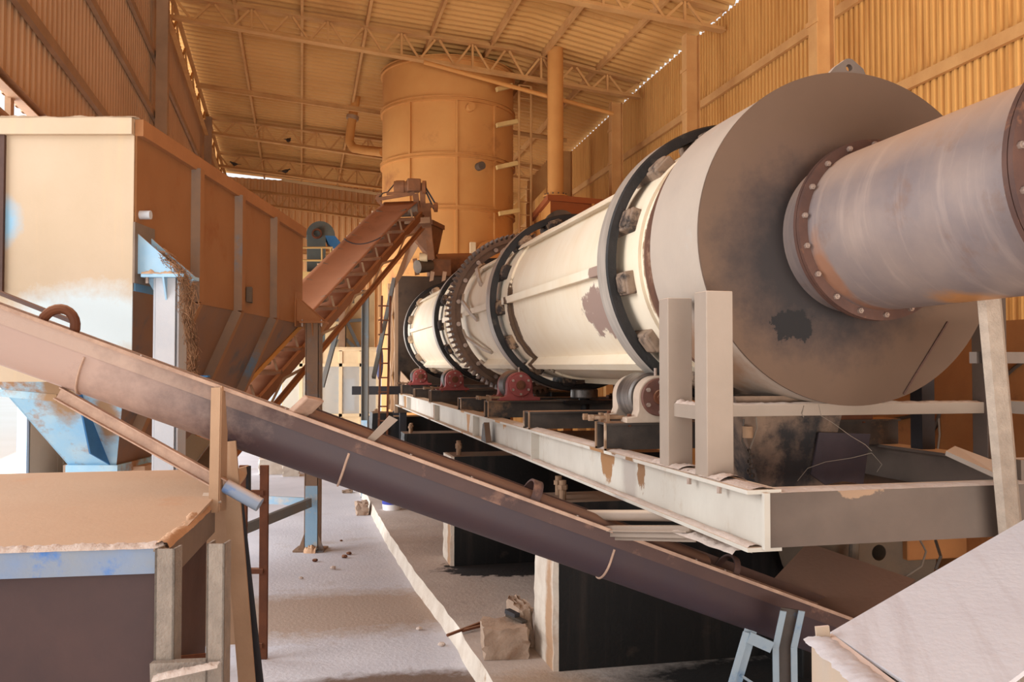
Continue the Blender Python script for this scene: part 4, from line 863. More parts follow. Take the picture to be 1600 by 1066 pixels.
# dark machine and hoses beyond
t = thing('blower_housing', 'dim rust orange blower casing in the dark under the frame, behind the brown sheet', 'machine', (3.3, 5.6, 0))
MB().lathe((3.55, 5.3, .95), [(.05, -.25), (.42, -.25), (.42, .25), (.05, .25)], 32).build('casing', 'machine_grey', t, smooth=25)
MB().box((3.1, 5.2, .0), (4.1, 5.9, .55)).build('plinth_block', 'pier_black', t, bevel=.01); MB().box((3.72, 5.0, .9), (4.3, 5.35, 1.3)).build('outlet', 'orange_housing', t, bevel=.01)
MB().cyl((3.3, 4.9, 1.3), (3.28, 4.95, .7), .03, 10).build('drain_pipe', 'machine_grey', t)
def cable(px, m, r, nm, lb, cat):
    return single(MB().tube(px, r, 8).build(nm, m), lb, cat)
cable([at_d(1436, 830, 5.3), at_d(1438, 845, 5.2), at_d(1447, 862, 5.15), at_d(1440, 885, 5.1), at_d(1420, 898, 5.1), at_d(1395, 912, 5.12)], 'wire_pale', .006, 'hose', 'pale hose hanging in a curve behind the big pale cover sheet', 'hose')
cable([at_d(1462, 845, 4.6), at_d(1470, 870, 4.5), at_d(1462, 890, 4.5)], 'cable_black', .008, 'cable', 'dark cable drooping beside the pale hose', 'cable')
# orange sheeting enclosure seen between the far uprights
single(MB().box((4.15, 4.3, 0), (4.2, 9.0, 2.4)).build('orange_screen', 'orange_housing', smooth=0), 'dull orange screen panel standing behind the hood at the right', 'panel')
cable([at_x(1372, 662, 4.14), at_x(1400, 655, 4.14), at_x(1425, 650, 4.14), at_x(1452, 640, 4.14)], 'cable_black', .012, 'cable', 'dark cable running across the orange screen under the hood', 'cable')
cable([at_x(1448, 690, 4.14), at_x(1462, 665, 4.14), at_x(1468, 645, 4.14)], 'cable_black', .012, 'cable', 'dark cable looping up between the two far uprights', 'cable')
cable([at_x(1568, 590, 4.14), at_x(1585, 575, 4.14), at_x(1606, 560, 4.14)], 'cable_black', .012, 'cable', 'black cable rising at the right edge behind the leaning post', 'cable')
cable([at_x(1464, 712, 4.14), at_x(1468, 680, 4.14), at_x(1466, 645, 4.14)], 'wire_pale', .007, 'hose', 'thin pale hose upright beside the far upright', 'hose')
# hanging lamp socket, chain and tie wires under the rail
t = thing('hanging_chain', 'dark hanging chain with a small brass body below the hood rail', 'chain', at_d(1172, 740, 4.3))
MB().cyl(at_d(1168, 666, 4.3), at_d(1168, 684, 4.3), .026, 14).build('body', 'rust_edge', t); MB().tube([at_d(1162, 655, 4.3), at_d(1160, 690, 4.3), at_d(1170, 712, 4.3)], .005, 6).build('cord', 'cable_black', t)
for i in range(6):
    c = at_d(1172 + (3 if i % 2 else -2), 706 + i * 7.5, 4.3); MB().lathe(c, [(.009, -.004), (.015, -.004), (.015, .004), (.009, .004)], 12, 'y' if i % 2 else 'x').build('link', 'cable_black', t)
MB().tube([at_d(1181, 652, 4.3), at_d(1183, 668, 4.3), at_d(1176, 690, 4.3), at_d(1172, 702, 4.3)], .004, 6).build('cord', 'wire_pale', t)
wp = [(1279, 632), (1283, 650), (1300, 660), (1330, 682), (1352, 695), (1362, 705)]
cable([at_d(x, y, 3.98) for x, y in wp], 'wire_pale', .0014, 'tie_wire', 'thin loose wire trailing from the hood rail across the chute flap', 'wire')
cable([at_d(x, y, 3.98) for x, y in ((1246, 752), (1262, 732), (1290, 722), (1330, 716), (1362, 708), (1378, 726), (1370, 738))], 'wire_pale', .0014, 'tie_wire', 'thin wire looped low over the torn chute flap', 'wire')
cable([at_d(x, y, 3.9) for x, y in ((1253, 648), (1256, 634), (1252, 646), (1256, 652))], 'wire_pale', .002, 'tie_wire', 'small knot of wire tied around the hood rail', 'wire')

# ================================================================== PALE COVER SHEET, LOWER RIGHT
t = thing('cover_sheet', 'broad pale dusty cover sheet sloping across the lower right corner', 'cover', at_d(1500, 1066, 2.0))
P1, P2 = at_d(1297, 988, 2.45), at_d(1640, 789, 3.05); P3 = at_d(1452, 1090, 2.05)
e1 = (P2 - P1); e2 = (P3 - P1)
MB().plate([P1, P1 + e1 * 1.15, P1 + e1 * 1.15 + e2 * 1.25, P1 + e2 * 1.25], .012).build('top_sheet', 'sheet_pale', t, smooth=0)
nrm = e1.cross(e2).normalized(); nrm = nrm if nrm.z > 0 else -nrm
A = at_d(1268, 1004, 2.4); B = at_d(1350, 1090, 2.05)
mb = MB(); mb.add([A, B, B + (P3 - B) * .8 , P1 + (P3 - P1) * .02, A - Vector((0, 0, .16)), B - Vector((0, 0, .16)), P3 - Vector((0, 0, .2)), P1 - Vector((0, 0, .2))], [(0, 1, 2, 3), (4, 5, 6, 7), (0, 1, 5, 4), (1, 2, 6, 5), (2, 3, 7, 6), (3, 0, 4, 7)])
mb.build('edge_box', 'sheet_edge', t, smooth=0)
lumpy(A.lerp(P1, .35) + Vector((0, 0, .0)), B.lerp(P3, .35), .1, .014, 41, 40).build('dust_layer', 'sheet_pale', t, kind='stuff')
q = at_d(1284, 992, 2.42); MB().beam(at_d(1275, 992, 2.42), at_d(1296, 990, 2.42), .01, .042).build('end_tab', 'sheet_edge', t, smooth=0)
for px, py in ((1275, 1072), (1420, 1120)):
    p = at_d(px, py, 2.4); MB().beam((p.x + .06, p.y, 0), (p.x + .06, p.y, p.z + .05), .06, .06, up=(0, 1, 0)).build('leg', 'frame_taupe', t, smooth=0)

# ================================================================== FOREGROUND HOPPER, LOWER LEFT
fh = thing('feed_hopper', 'open steel feed hopper in the lower left with a blue front rim', 'hopper', UV(-1.9, 3.8, 0))
def fp(px, py, d): return at_d(px, py, d * 1.3)
R0, R1, R2 = fp(-60, 868, 2.32), fp(244, 857, 2.4), fp(334, 783, 3.12); R3 = fp(-160, 783, 3.12)
zr = 1.497
for p in (R0, R1, R2, R3): p.z = zr
dn = Vector((0, 0, 1))
MB().box((0, 0, 0), (0, 0, 0))
mb = MB(); mb.beam(R0 - dn * .043, R1 - dn * .043, .012, .086); mb.beam(R0 - dn * .004 + FW * .04, R1 - dn * .004 + FW * .04, .08, .008); rf = mb.build('front_rim', 'blue_rim', fh, 'blue painted front rim', smooth=0)
lumpy(R0 + FW * .03, R1 + FW * .03 + RT * .02, .09, .02, 51, 60).build('dust_layer', 'dust_pale', fh, kind='stuff')
S1 = fp(262, 856, 2.4); S1.z = zr
mb = MB(); mb.beam(S1 - dn * .058, R2 - dn * .058, .012, .116); rs = mb.build('side_rim', 'grey_rim', fh, smooth=0)
sd = (R2 - S1).normalized(); sl = Vector((-sd.y, sd.x, 0))
lumpy(S1 + sl * .02, R2 + sl * .02, .065, .034, 52, 40).build('dust_layer', 'dust_tan', fh, kind='stuff')
mb = MB(); mb.beam(R1 + RT * .0 - dn * .004, S1 - dn * .004, .05, .008); mb.build('corner_piece', 'grey_rim', fh, smooth=0)
# tan inner plate rising to the back
I0, I1 = R0 + FW * .05 - dn * .01, R1 + FW * .05 + RT * .02 - dn * .01
J1 = fp(372, 733, 3.6); n0 = (I1 - I0).cross(J1 - I0).normalized(); n0 = n0 if n0.z > 0 else -n0
def onpl(px, py): r = ray(px, py); return EYE + r * ((I0 - EYE).dot(n0) / r.dot(n0))
J0, K1 = onpl(-140, 744), onpl(329, 783)
MB().prism([I0, I1, K1, J1, J0], -n0 * .012).build('inner_plate', 'tan_plate', fh, 'tan dusty inner plate', smooth=0)
MB().prism([J0, J1, J1 - dn * .9, J0 - dn * .9], FW * .012).build('back_plate', 'tan_steel', fh, smooth=0)
# front and side plates
f0, f1 = R0 + FW * .02, R1 + FW * .02 + RT * .05
MB().prism([f0 - dn * .08, f1 - dn * .08, f1 - dn * 1.2, f0 - dn * 1.2], FW * .01).build('front_plate', 'hopper_brown', fh, smooth=0)
g0_, g1_ = S1.lerp(R2, .15) + sl * .05, R2 + sl * .03
MB().prism([g0_ - dn * .1, g1_ - dn * .1, g1_ - dn * 1.2, g0_ - dn * 1.2], -sl * -.01).build('side_plate', 'brown_steel', fh, smooth=0)
# gritty stub posts at the near corner
def stub(px0, px1, py, d, nm, dep):
    a, b_ = fp(px0, py, d), fp(px1, py, d); z1 = a.z; mb = MB(); w_ = (b_ - a); w_.z = 0; fw = Vector((FW.x, FW.y, 0))
    for u, v in ((a, b_),): mb.prism([(u.x, u.y, .2), (v.x, v.y, .2), (v.x, v.y, z1), (u.x, u.y, z1)], fw * .006)
    mb.prism([(b_.x, b_.y, .2), (b_.x + fw.x * dep, b_.y + fw.y * dep, .2), (b_.x + fw.x * dep, b_.y + fw.y * dep, z1), (b_.x, b_.y, z1)], -w_ * .12)
    mb.prism([(a.x, a.y, .2), (a.x + fw.x * dep, a.y + fw.y * dep, .2), (a.x + fw.x * dep, a.y + fw.y * dep, z1), (a.x, a.y, z1)], w_ * .12)
    return mb.build(nm, 'grit_steel', fh, smooth=0)
stub(242, 273, 858, 2.33, 'corner_post', .07); stub(323, 351, 850, 2.3, 'corner_post', .07)
a, b_ = fp(238, 1052, 2.31), fp(346, 1048, 2.31); MB().beam(a, b_, .04, .075).build('bottom_bar', 'grit_steel', fh, smooth=0)
lumpy(fp(240, 1062, 2.25), fp(342, 1040, 2.27), .06, .02, 55, 20).build('dust_layer', 'dust_pale', fh, kind='stuff')
MB().beam(fp(276, 1036, 2.7), fp(330, 1030, 2.9), .02, .05).build('inner_bar', 'rust_brown', fh, smooth=0)
for u, v in ((-1.25, 3.25), (-2.8, 3.25), (-1.45, 4.4), (-2.8, 4.4)): MB().beam(UV(u - .06, v, 0), UV(u - .06, v, .4), .07, .07, up=(0, 1, 0)).build('leg', 'brown_steel', fh, smooth=0)
q = [fp(362, 772, 3.45), fp(386, 740, 3.6), fp(385, 729, 3.6), fp(370, 733, 3.55)]
MB().prism(q, FW * .05).build('corner_gusset', 'dust_tan', fh, smooth=0); MB().prism([fp(384, 730, 3.6), fp(388, 730, 3.6), fp(388, 790, 3.6), fp(384, 790, 3.6)], FW * .05).build('corner_strap', 'dark_steel', fh, smooth=0)
MB().plate([fp(313, 786, 3.05), fp(346, 786, 3.05), fp(340, 772, 3.12), fp(318, 772, 3.12)], .006).build('dusty_gusset', 'frame_taupe', fh, smooth=0)
# brace channel in front
e0, e1, e2_ = at_d(93, 614, 4.05), at_d(350, 768, 4.15), at_d(404, 787, 4.03)
t = thing('brace_channel', 'pinkish steel brace with a blue lower end slanting under the trough', 'brace', e1[:])
e2_ = at_d(406, 789, 4.02); mid = e0.lerp(e2_, .83)
MB().chan(e0, mid, .03, .06, .006, flip=1).beam(e0, mid, .01, .058).build('upper_length', 'trough_rim', t, smooth=0)
MB().cyl(mid, e2_, .032, 14).build('lower_length', 'blue_rim', t, 'blue scraped end')
# short ladder
lbp = at_z(411, 1030, 0)
t = thing('short_ladder', 'short rusty flat bar ladder standing on the floor beside the hopper legs', 'ladder', lbp)
def lad(px, py): return at_d(px, py, (lbp - EYE).dot(FW))
zt = lad(413, 728).z; lx = lad(378, 1030); lx.z = 0
for p in (lbp, lx): MB().beam((p.x, p.y, 0), (p.x, p.y, zt), .062, .03, up=FW).build('side_rail', 'rust_brown', t, bevel=.004)
for py in (771, 785, 893, 1008): z = lad(411, py).z; MB().beam((lx.x, lx.y, z), (lbp.x, lbp.y, z), .05, .035 if py != 785 else .012).build('rung', 'rust_brown', t, smooth=0)

# ================================================================== STORAGE BIN
bn = thing('storage_bin', 'huge storage bin on posts at the left, pale front and brown shaded flank', 'bin', BINROOT)
U0, U1, V0, V1, ZF, ZT = -3.92, -2.5, 5.957, 10.72, 2.62, 3.74
def bq(name, pts, m, th=.012, label=None, n=None):
    return MB().plate(pts, th).build(name, m, bn, label, smooth=0)
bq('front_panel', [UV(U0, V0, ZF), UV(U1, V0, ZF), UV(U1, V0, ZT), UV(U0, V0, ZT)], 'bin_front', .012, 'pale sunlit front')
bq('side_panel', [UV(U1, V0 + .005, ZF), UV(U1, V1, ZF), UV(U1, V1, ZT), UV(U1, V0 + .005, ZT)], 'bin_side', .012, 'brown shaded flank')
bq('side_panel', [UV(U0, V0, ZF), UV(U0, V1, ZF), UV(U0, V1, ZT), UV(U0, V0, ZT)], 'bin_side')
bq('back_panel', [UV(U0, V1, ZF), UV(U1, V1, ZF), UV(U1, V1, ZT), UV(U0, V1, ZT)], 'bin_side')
ZB = 1.36; bu0, bu1, bv0, bv1 = -3.42, -3.06, 7.02, 8.5
bq('hopper_front', [UV(U0, V0, ZF), UV(U1, V0, ZF), UV(bu1, bv0, ZB), UV(bu0, bv0, ZB)], 'blue_dusty', .01, 'blue hopper front')
bq('hopper_side', [UV(U1, V0, ZF), UV(U1, V1, ZF), UV(bu1, bv1, ZB), UV(bu1, bv0, ZB)], 'bin_hopper')
bq('hopper_side', [UV(U0, V0, ZF), UV(U0, V1, ZF), UV(bu0, bv1, ZB), UV(bu0, bv0, ZB)], 'blue_dusty')
bq('hopper_back', [UV(U0, V1, ZF), UV(U1, V1, ZF), UV(bu1, bv1, ZB), UV(bu0, bv1, ZB)], 'box_ochre')
# pale lower apron under the front fold
ap = lambda t_: UV(U1 + (bu1 - U1) * t_ * .35, V0 + (bv0 - V0) * t_ * .35 - .02, ZF + (ZB - ZF) * t_ * .35)
bq('front_apron', [UV(U0, V0 - .012, ZF + .0), UV(U1, V0 - .012, ZF), UV(-2.52, 5.99, 2.02), UV(U0, 5.99, 2.02)], 'bin_front', .01)
# rim
for p, q in ((UV(U0, V0, ZT), UV(U1, V0, ZT)), (UV(U1, V0, ZT), UV(U1, V1, ZT)), (UV(U1, V1, ZT), UV(U0, V1, ZT)), (UV(U0, V1, ZT), UV(U0, V0, ZT))):
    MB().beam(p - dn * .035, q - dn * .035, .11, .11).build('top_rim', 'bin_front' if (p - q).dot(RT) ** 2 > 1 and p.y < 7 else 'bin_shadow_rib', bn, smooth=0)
lumpy(UV(U0, V0 - .02, ZT + .02), UV(U1 + .03, V0 - .02, ZT + .02), .09, .022, 61, 50).build('dust_layer', 'bin_front', bn, kind='stuff')
# ribs folded over the flank
for px in (297, 365, 421):
    v = U1 * F / (px - 800); 
    b0 = UV(U1 + .04, v, ZT - .08); b1 = UV(U1 + .04, v, ZF); f_ = .8; b2 = UV(U1 + (bu1 - U1) * f_ + .04, v, ZF + (ZB - ZF) * f_)
    rb = MB().beam(b0, b1, .09, .09, up=FW).beam(b1, b2, .09, .09, up=FW).build('flank_rib', ['bin_side', 'post_dusty_rib_shade'], bn, smooth=0)
    for pl_ in rb.data.polygons: pl_.material_index = 1 if pl_.normal.dot(FW) < -.8 else 0  # camera-facing rib sides take a greyer colour that paints in their shade
# ribs on the back slope edge and corner angle
v_ = V0 + .05
MB().beam(UV(-3.37, V0 - .02, ZF - .02), UV(-3.37, V0 - .02, ZT - .08), .05, .035, up=FW).build('front_rib', 'brown_steel', bn, smooth=0)
q = U1 * F / (658 - 800 - 0) if False else None
hv = 8.42; q = UV(U1 + .02, U1 * F / (385 - 800), HC + (572 - 461) / F * (U1 * F / (385 - 800)))
MB().box((q.x - .02, q.y - .09, q.z - .07), (q.x + .03, q.y + .09, q.z + .07)).build('inspection_hatch', 'machine_grey', bn, smooth=0)
q = at_d(224, 336, 6.05); MB().cyl(q - RT * .05, q + RT * .05, .03, 12).build('pipe_stub', 'post_pale', bn)
MB().beam(UV(U1, V1, ZF), UV(bu1, bv1, ZB), .05, .05).build('corner_angle', 'box_ochre', bn, smooth=0)
# blue fin on the hopper front, outlet collar
pf = lambda u, t_: UV(u, V0 + (bv0 - V0) * t_, ZF + (ZB - ZF) * t_)
MB().prism([pf(-3.12, .45), pf(-3.12, 1.0), pf(-3.12, 1.0) + UV(0, -.33, .12) - UV(0, 0, 0)], RT * .012).build('hopper_fin', 'blue_fin', bn, smooth=0)
MB().prism([UV(bu0 - .02, bv0 - .03, ZB), UV(bu1 + .02, bv0 - .03, ZB), UV(bu1 + .02, bv1, ZB), UV(bu0 - .02, bv1, ZB)], (0, 0, -.07)).build('outlet_collar', 'blue_dusty', bn, smooth=0)
MB().beam(at_d(0, 614, 6.4), at_d(90, 622, 6.35), .03, .05).build('front_bar', 'blue_dusty', bn, smooth=0)
# posts with brackets
def bin_post(v, m, mg, u=-2.30, zc=2.93, low=None):
    p = thing('bin_post', '', 'post', UV(u, v, 0), 'posts under the storage bin')
    f0, f1 = UV(u, v, .02), UV(u, v, zc)
    MB().ibeam(f0, f1, .15, .17, .012, .01, up=RT).build('shaft', m, p, smooth=0)
    MB().beam(UV(u, v - .085, .02), UV(u, v - .085, zc), .012, .13, up=RT).build('front_cover', m, p, smooth=0)
    MB().prism([UV(u - .14, v - .15, zc), UV(u + .14, v - .15, zc), UV(u + .14, v + .15, zc), UV(u - .14, v + .15, zc)], (0, 0, .022)).build('top_plate', mg, p, smooth=0)
    MB().prism([UV(u - .2, v - .14, 0), UV(u + .15, v - .14, 0), UV(u + .15, v + .15, 0), UV(u - .2, v + .15, 0)], (0, 0, .02)).build('base_plate', m, p, smooth=0)
    for du, dv in ((-.1, 0), (.1, 0)):
        MB().prism([UV(u + du * .8, v - .006, zc), UV(u + du * 1.6, v - .006, zc), UV(u + du * .8, v - .006, zc - .13)], UV(0, .012, 0)).build('top_gusset', mg, p, smooth=0)
        MB().prism([UV(u + du * .8, v - .09, .02), UV(u + du * 1.5, v - .09, .02), UV(u + du * .8, v - .09, .2)], UV(0, .012, 0)).build('foot_gusset', m, p, smooth=0)
    MB().prism([UV(u, v - .09, zc), UV(u, v - .15, zc), UV(u, v - .09, zc - .15)], RT * .012).build('top_gusset', mg, p, smooth=0)
    for du in (-.11, .11): MB().cyl(UV(u + du, v - .12, zc - .04), UV(u + du, v - .12, zc + .04), .012, 6).build('bolt', 'bolt_steel', p)
    # bracket on the bin above the plate
    MB().prism([UV(U1 + .014, v - .12, zc + .024), UV(u + .13, v - .12, zc + .024), UV(U1 + .014, v - .12, zc + .30)], UV(0, .014, 0)).build('bin_bracket', mg, bn, smooth=0)
    MB().prism([UV(U1 + .014, v + .1, zc + .024), UV(u + .13, v + .1, zc + .024), UV(U1 + .014, v + .1, zc + .30)], UV(0, .014, 0)).build('bin_bracket', mg, bn, smooth=0)
    MB().prism([UV(U1 + .013, v - .17, zc - .04), UV(U1 + .013, v + .16, zc - .04), UV(U1 + .013, v + .16, zc + .36), UV(U1 + .013, v - .17, zc + .36)], RT * .014).build('bracket_pad', 'grey_rim' if m != 'post_dusty_rib_shade' else 'bin_shadow_rib', bn, smooth=0)
    return p
pzf = HC + (572 - 436) / F * 6.08; pzb = HC + (572 - 506) / F * 10.56
P_ = bin_post(6.08, 'post_pale', 'gusset_blue', -2.30, pzf); P_['label'] = 'pale front post of the storage bin, blue bracket and straw on top'
P2_ = bin_post(10.5, 'post_dusty_rib_shade', 'bin_shadow_rib', -2.30, pzb); P2_['label'] = 'dusty brown rear post of the storage bin, blue at its foot'
for (v_, lb) in ((6.08, 'front left post of the storage bin, hidden behind the blue hopper'),): pass
MB().beam(UV(-2.18, 6.12, HC - .33), UV(-2.08, 6.12, HC - .33), .03, .02).build('step_clip', 'blue_fin', P_, smooth=0); MB().beam(UV(-2.18, 6.12, HC - .16 + .09), UV(-2.05, 6.12, HC - .07), .05, .012).build('step_clip', 'blue_fin', P_, smooth=0)
MB().beam(UV(-2.3, 10.41, .0 + .02), UV(-2.3, 10.41, .75), .005, .14, up=RT).build('blue_paint_foot', 'post_blue', P2_, smooth=0)
rough = lumpy(UV(-2.37, 10.385, .0), UV(-2.23, 10.385, .0), .16, .10, 66, 12).build('splash_heap', 'dust_tan', P2_, kind='stuff')
z0 = HC + (572 - 786) / F * 10.5
single(MB().beam(UV(-4.6, 11.2, z0 + .02), UV(-2.36, 10.5, z0 + .02), .05, .09).build('tie_bar', 'post_blue', smooth=0), 'pale blue horizontal tie bar behind the ladder, meeting the rear bin post', 'tie bar')
single(MB().beam(at_d(384, 826, 9.2), UV(-2.31, 10.38, z0 + .03), .05, .1).build('tie_bar', 'post_slate', smooth=0), 'dark slanting tie bar from the rear bin post down toward the ladder', 'tie bar')
# dust on the front bracket and straw hanging from it
lumpy(UV(-2.44, 5.98, pzf + .02), UV(-2.18, 5.98, pzf + .02), .12, .035, 71, 20).build('dust_layer', 'dust_tan', P_, kind='stuff')
rnd = random.Random(11); mb = MB()
sp = [(246, 394, 6.02), (262, 408, 6.0), (280, 424, 5.98), (292, 440, 5.97), (293, 470, 5.97), (294, 500, 5.97), (299, 530, 5.97), (303, 558, 5.97), (300, 578, 5.97)]
path = [at_d(*q) for q in sp]
def pth(t_):
    k = min(int(t_ * (len(path) - 1)), len(path) - 2); f_ = t_ * (len(path) - 1) - k; return path[k].lerp(path[k + 1], f_)
for i in range(760):
    a = rnd.random() ** .9; ln = rnd.uniform(.06, .2); c = pth(a); nx = pth(min(1, a + ln * .8)); r = .027 * (1.2 - .4 * a) * (1.3 if .3 < a < .5 else 1)
    j = lambda s_: Vector((rnd.gauss(0, s_), rnd.gauss(0, s_), rnd.gauss(0, s_ * .8)))
    p0 = c + j(r * .7); p2 = nx + j(r * .75); p1 = (p0 + p2) / 2 + j(r * .5)
    if a > .93: p2 = p0 + Vector((rnd.gauss(0, .02), 0, -rnd.uniform(.02, .06)))
    mb.tube([p0, p1, p2], rnd.uniform(.0014, .0026), 4)
so = single(mb.build('straw_tangle', 'straw', smooth=0, fix=False), 'tangle of dry straw hanging off the front bin bracket', 'straw'); so['kind'] = 'stuff'

# ================================================================== INCLINED BELT CONVEYOR
cv = thing('belt_conveyor', 'steep belt conveyor climbing from under the bin toward the silo', 'conveyor', UV(-2.15, 13, 0))
CA, CB = UV(-2.98, 6.9, .55), at_d(640, 316, 16.3)
CB2 = at_d(626, 316, 16.3); CBx = (at_d(607, 317, 16.2) + at_d(647, 317, 16.2)) / 2
CM = (at_d(467, 453, 12.5) + at_d(500, 480, 12.5)) / 2
CDm = (CBx - CM).normalized(); CA = CM - CDm * 5.3
CL = CDm.cross(Vector((0, 0, 1))).normalized(); CN = CL.cross(CDm)
CLEN = (CBx - CA).length
def cp_(l, s_, n_): return CA + CDm * l + CL * s_ + CN * n_
BWD = .31
# troughed carrying belt, closed round the head pulley
mb = MB(); rows = 40; colsn = 10
def beltfn(u, v):
    s_ = (v - .5) * 2; sag = .05 * s_ * s_ * (1 if u < .9 else (1 - u) / .1); return cp_(u * CLEN, s_ * BWD, .02 + sag)
mb.grid(beltfn, rows, colsn); belt = mb.build('belt', 'rubber_belt', cv, smooth=60)
sm = belt.modifiers.new('thick', 'SOLIDIFY'); sm.thickness = .012
MB().grid(lambda u, v: cp_(u * CLEN, (v - .5) * 2 * BWD, -.30), 20, 2).build('return_belt', 'rubber_belt', cv).modifiers.new('thick', 'SOLIDIFY').thickness = .012
lj = CLEN * .0
c_ = (at_d(556, 369, 14.4) - CA).dot(CDm)
MB().tube([beltfn((c_ + .14 * (1 - (2 * v - 1) ** 2) * -1) / CLEN, v) + CN * .006 for v in [i / 10 for i in range(11)]], .009, 6).build('belt_joint', 'dark_steel', cv)
for s_ in (BWD + .10, -BWD - .10):
    MB().chan(cp_(0, s_, -.20), cp_(CLEN + .1, s_, -.20), .05, .12, .01, up=CN, flip=1 if s_ < 0 else -1).build('side_rail', 'rail_rust', cv, smooth=0)
    MB().angle(cp_(.4, s_, -.40), cp_(CLEN - .3, s_, -.40), .06, .01, up=CN).build('lower_chord', 'rail_rust', cv, smooth=0)
nid = int(CLEN / .62)
for i in range(nid):
    l = .3 + i * .62
    if l > CLEN - .3: break
    st = MB().beam(cp_(l, -BWD - .1, -.13), cp_(l, BWD + .1, -.13), .05, .05, up=CN).build('idler_stand', 'motor_brown', cv, smooth=0)
    MB().cyl(cp_(l, -.1, -.03), cp_(l, .1, -.03), .045, 14).build('idler_roll', 'idler_steel', st)
    for s_ in (1, -1):
        MB().cyl(cp_(l, s_ * .11, -.03), cp_(l, s_ * .28, .02), .045, 14).build('idler_roll', 'idler_steel', st)
        MB().beam(cp_(l, s_ * .36, -.13), cp_(l, s_ * .35, .05), .03, .01, up=CDm).build('idler_arm', 'grey_steel', st, smooth=0)
for i in range(int(CLEN / .62)):
    l = .3 + i * .62; a, b_ = (-.22, -.39) if i % 2 else (-.39, -.22)
    if l + .62 < CLEN: MB().beam(cp_(l, BWD + .1, a), cp_(l + .62, BWD + .1, b_), .035, .012, up=CL).build('lattice_bar', 'grey_steel', cv, smooth=0)
# head frame, pulley, drive
MB().cyl(cp_(CLEN, -.33, -.12), cp_(CLEN, .33, -.12), .14, 24).build('head_pulley', 'idler_steel', cv)
MB().cyl(cp_(0, -.33, -.14), cp_(0, .33, -.14), .14, 24).build('tail_pulley', 'idler_steel', cv)
hd = cp_(CLEN - .1, BWD + .12, -.1)
def vp(px, py, d=16.1): return at_d(px, py, d)
for i, (a, b_, w_) in enumerate((((649, 303), (655, 345), .10), ((643, 318), (652, 347), .05), ((660, 286), (661, 336), .09), ((667, 318), (674, 406), .12), ((588, 312), (648, 302), .06), ((589, 312), (606, 330), .05), ((588, 312), (592, 303), .05), ((604, 303), (636, 300), .05))):
    MB().beam(vp(*a), vp(*b_), w_, w_ * .6, up=FW).build('head_frame', 'motor_brown', cv, smooth=0)
mo = MB().cyl(vp(616, 292), vp(638, 292), .10, 18).build('drive_motor', 'motor_brown', cv); MB().cyl(vp(619, 292), vp(632, 292), .112, 18).build('cooling_fins', 'motor_brown', mo, smooth=0)
gb = vp(646, 291); MB().box((gb.x - .12, gb.y - .12, gb.z - .1), (gb.x + .12, gb.y + .12, gb.z + .12)).build('gearbox', 'motor_brown', cv, bevel=.02)
pu = vp(663, 293); MB().cyl(pu - RT * .03, pu + RT * .03, .12, 20).build('drive_pulley', 'rail_rust', cv); pu2 = vp(681, 324); MB().cyl(pu2 - RT * .03, pu2 + RT * .03, .085, 20).build('drive_pulley', 'rail_rust', cv)
for q0, q1 in (((660, 285), (680, 318)), ((666, 300), (679, 329))): MB().beam(vp(*q0), vp(*q1), .02, .03, up=RT).build('drive_belt', 'dark_steel', cv, smooth=0)
MB().beam(vp(664, 320), vp(684, 324), .05, .05).build('head_frame', 'motor_brown', cv, smooth=0)
MB().tube([vp(616, 288), vp(606, 300), vp(598, 302), vp(592, 310)], .012, 6).build('power_cable', 'cable_black', cv)
# trailing sheet under the head end
mb = MB(); mb.add([vp(655, 362, 15.8), vp(667, 356, 15.8), vp(616, 432, 14.6), vp(606, 470, 14.0), vp(622, 420, 14.6)], [(0, 1, 2, 4), (4, 2, 3)])
MB().prism([vp(646, 362, 16.3), vp(668, 356, 16.3), vp(630, 428, 15.9), vp(606, 466, 15.5)], FW * .02).build('drip_sheet', 'tan_plate', cv, smooth=0)
# supports
s0 = vp(571, 465, 14.7); s0b = Vector((s0.x, s0.y, 0))
MB().ibeam(s0b, s0 + dn * .12, .10, .11, .01, .008, up=RT).build('support_post', 'post_slate', cv, smooth=0)
MB().beam(s0b + dn * .02 - FW * .06, Vector((s0.x, s0.y, 1.25)) - FW * .06, .02, .1, up=RT).build('post_blue_paint', 'post_blue', cv, smooth=0)
MB().chan(vp(613, 436, 15.6), vp(581, 590, 14.8), .06, .1, .01, up=FW).build('raking_brace', 'post_slate', cv, smooth=0)
MB().chan(vp(526, 508, 13.4), vp(500, 604, 13.2), .06, .09, .01, up=FW).build('raking_brace', 'post_slate', cv, smooth=0)
MB().beam(vp(508, 474, 13.3), vp(550, 471, 14.2), .08, .06).build('cross_tie', 'post_slate', cv, smooth=0)
# transfer chute to the feeder
t = thing('transfer_chute', 'tapered brown chute below the conveyor head, above the feeder', 'chute', vp(678, 410, 16.4))
def quad8(a, b_): return MB().add(a + b_, [(0, 1, 5, 4), (1, 2, 6, 5), (2, 3, 7, 6), (3, 0, 4, 7), (0, 1, 2, 3), (4, 5, 6, 7)])
topq = [vp(630, 352, 16.1), vp(674, 345, 16.0), vp(693, 357, 16.8), vp(655, 360, 16.9)]; botq = [vp(668, 406, 16.2), vp(677, 407, 16.1), vp(683, 404, 16.7), vp(672, 403, 16.7)]
quad8(topq, botq).build('cone', 'motor_brown', t, smooth=0)
MB().beam(vp(632, 346, 15.98), vp(672, 344, 15.98), .05, .1).build('top_band', 'tan_steel', t, smooth=0); MB().beam(vp(674, 347, 15.95), vp(693, 356, 16.75), .05, .08).build('top_band', 'motor_brown', t, smooth=0)

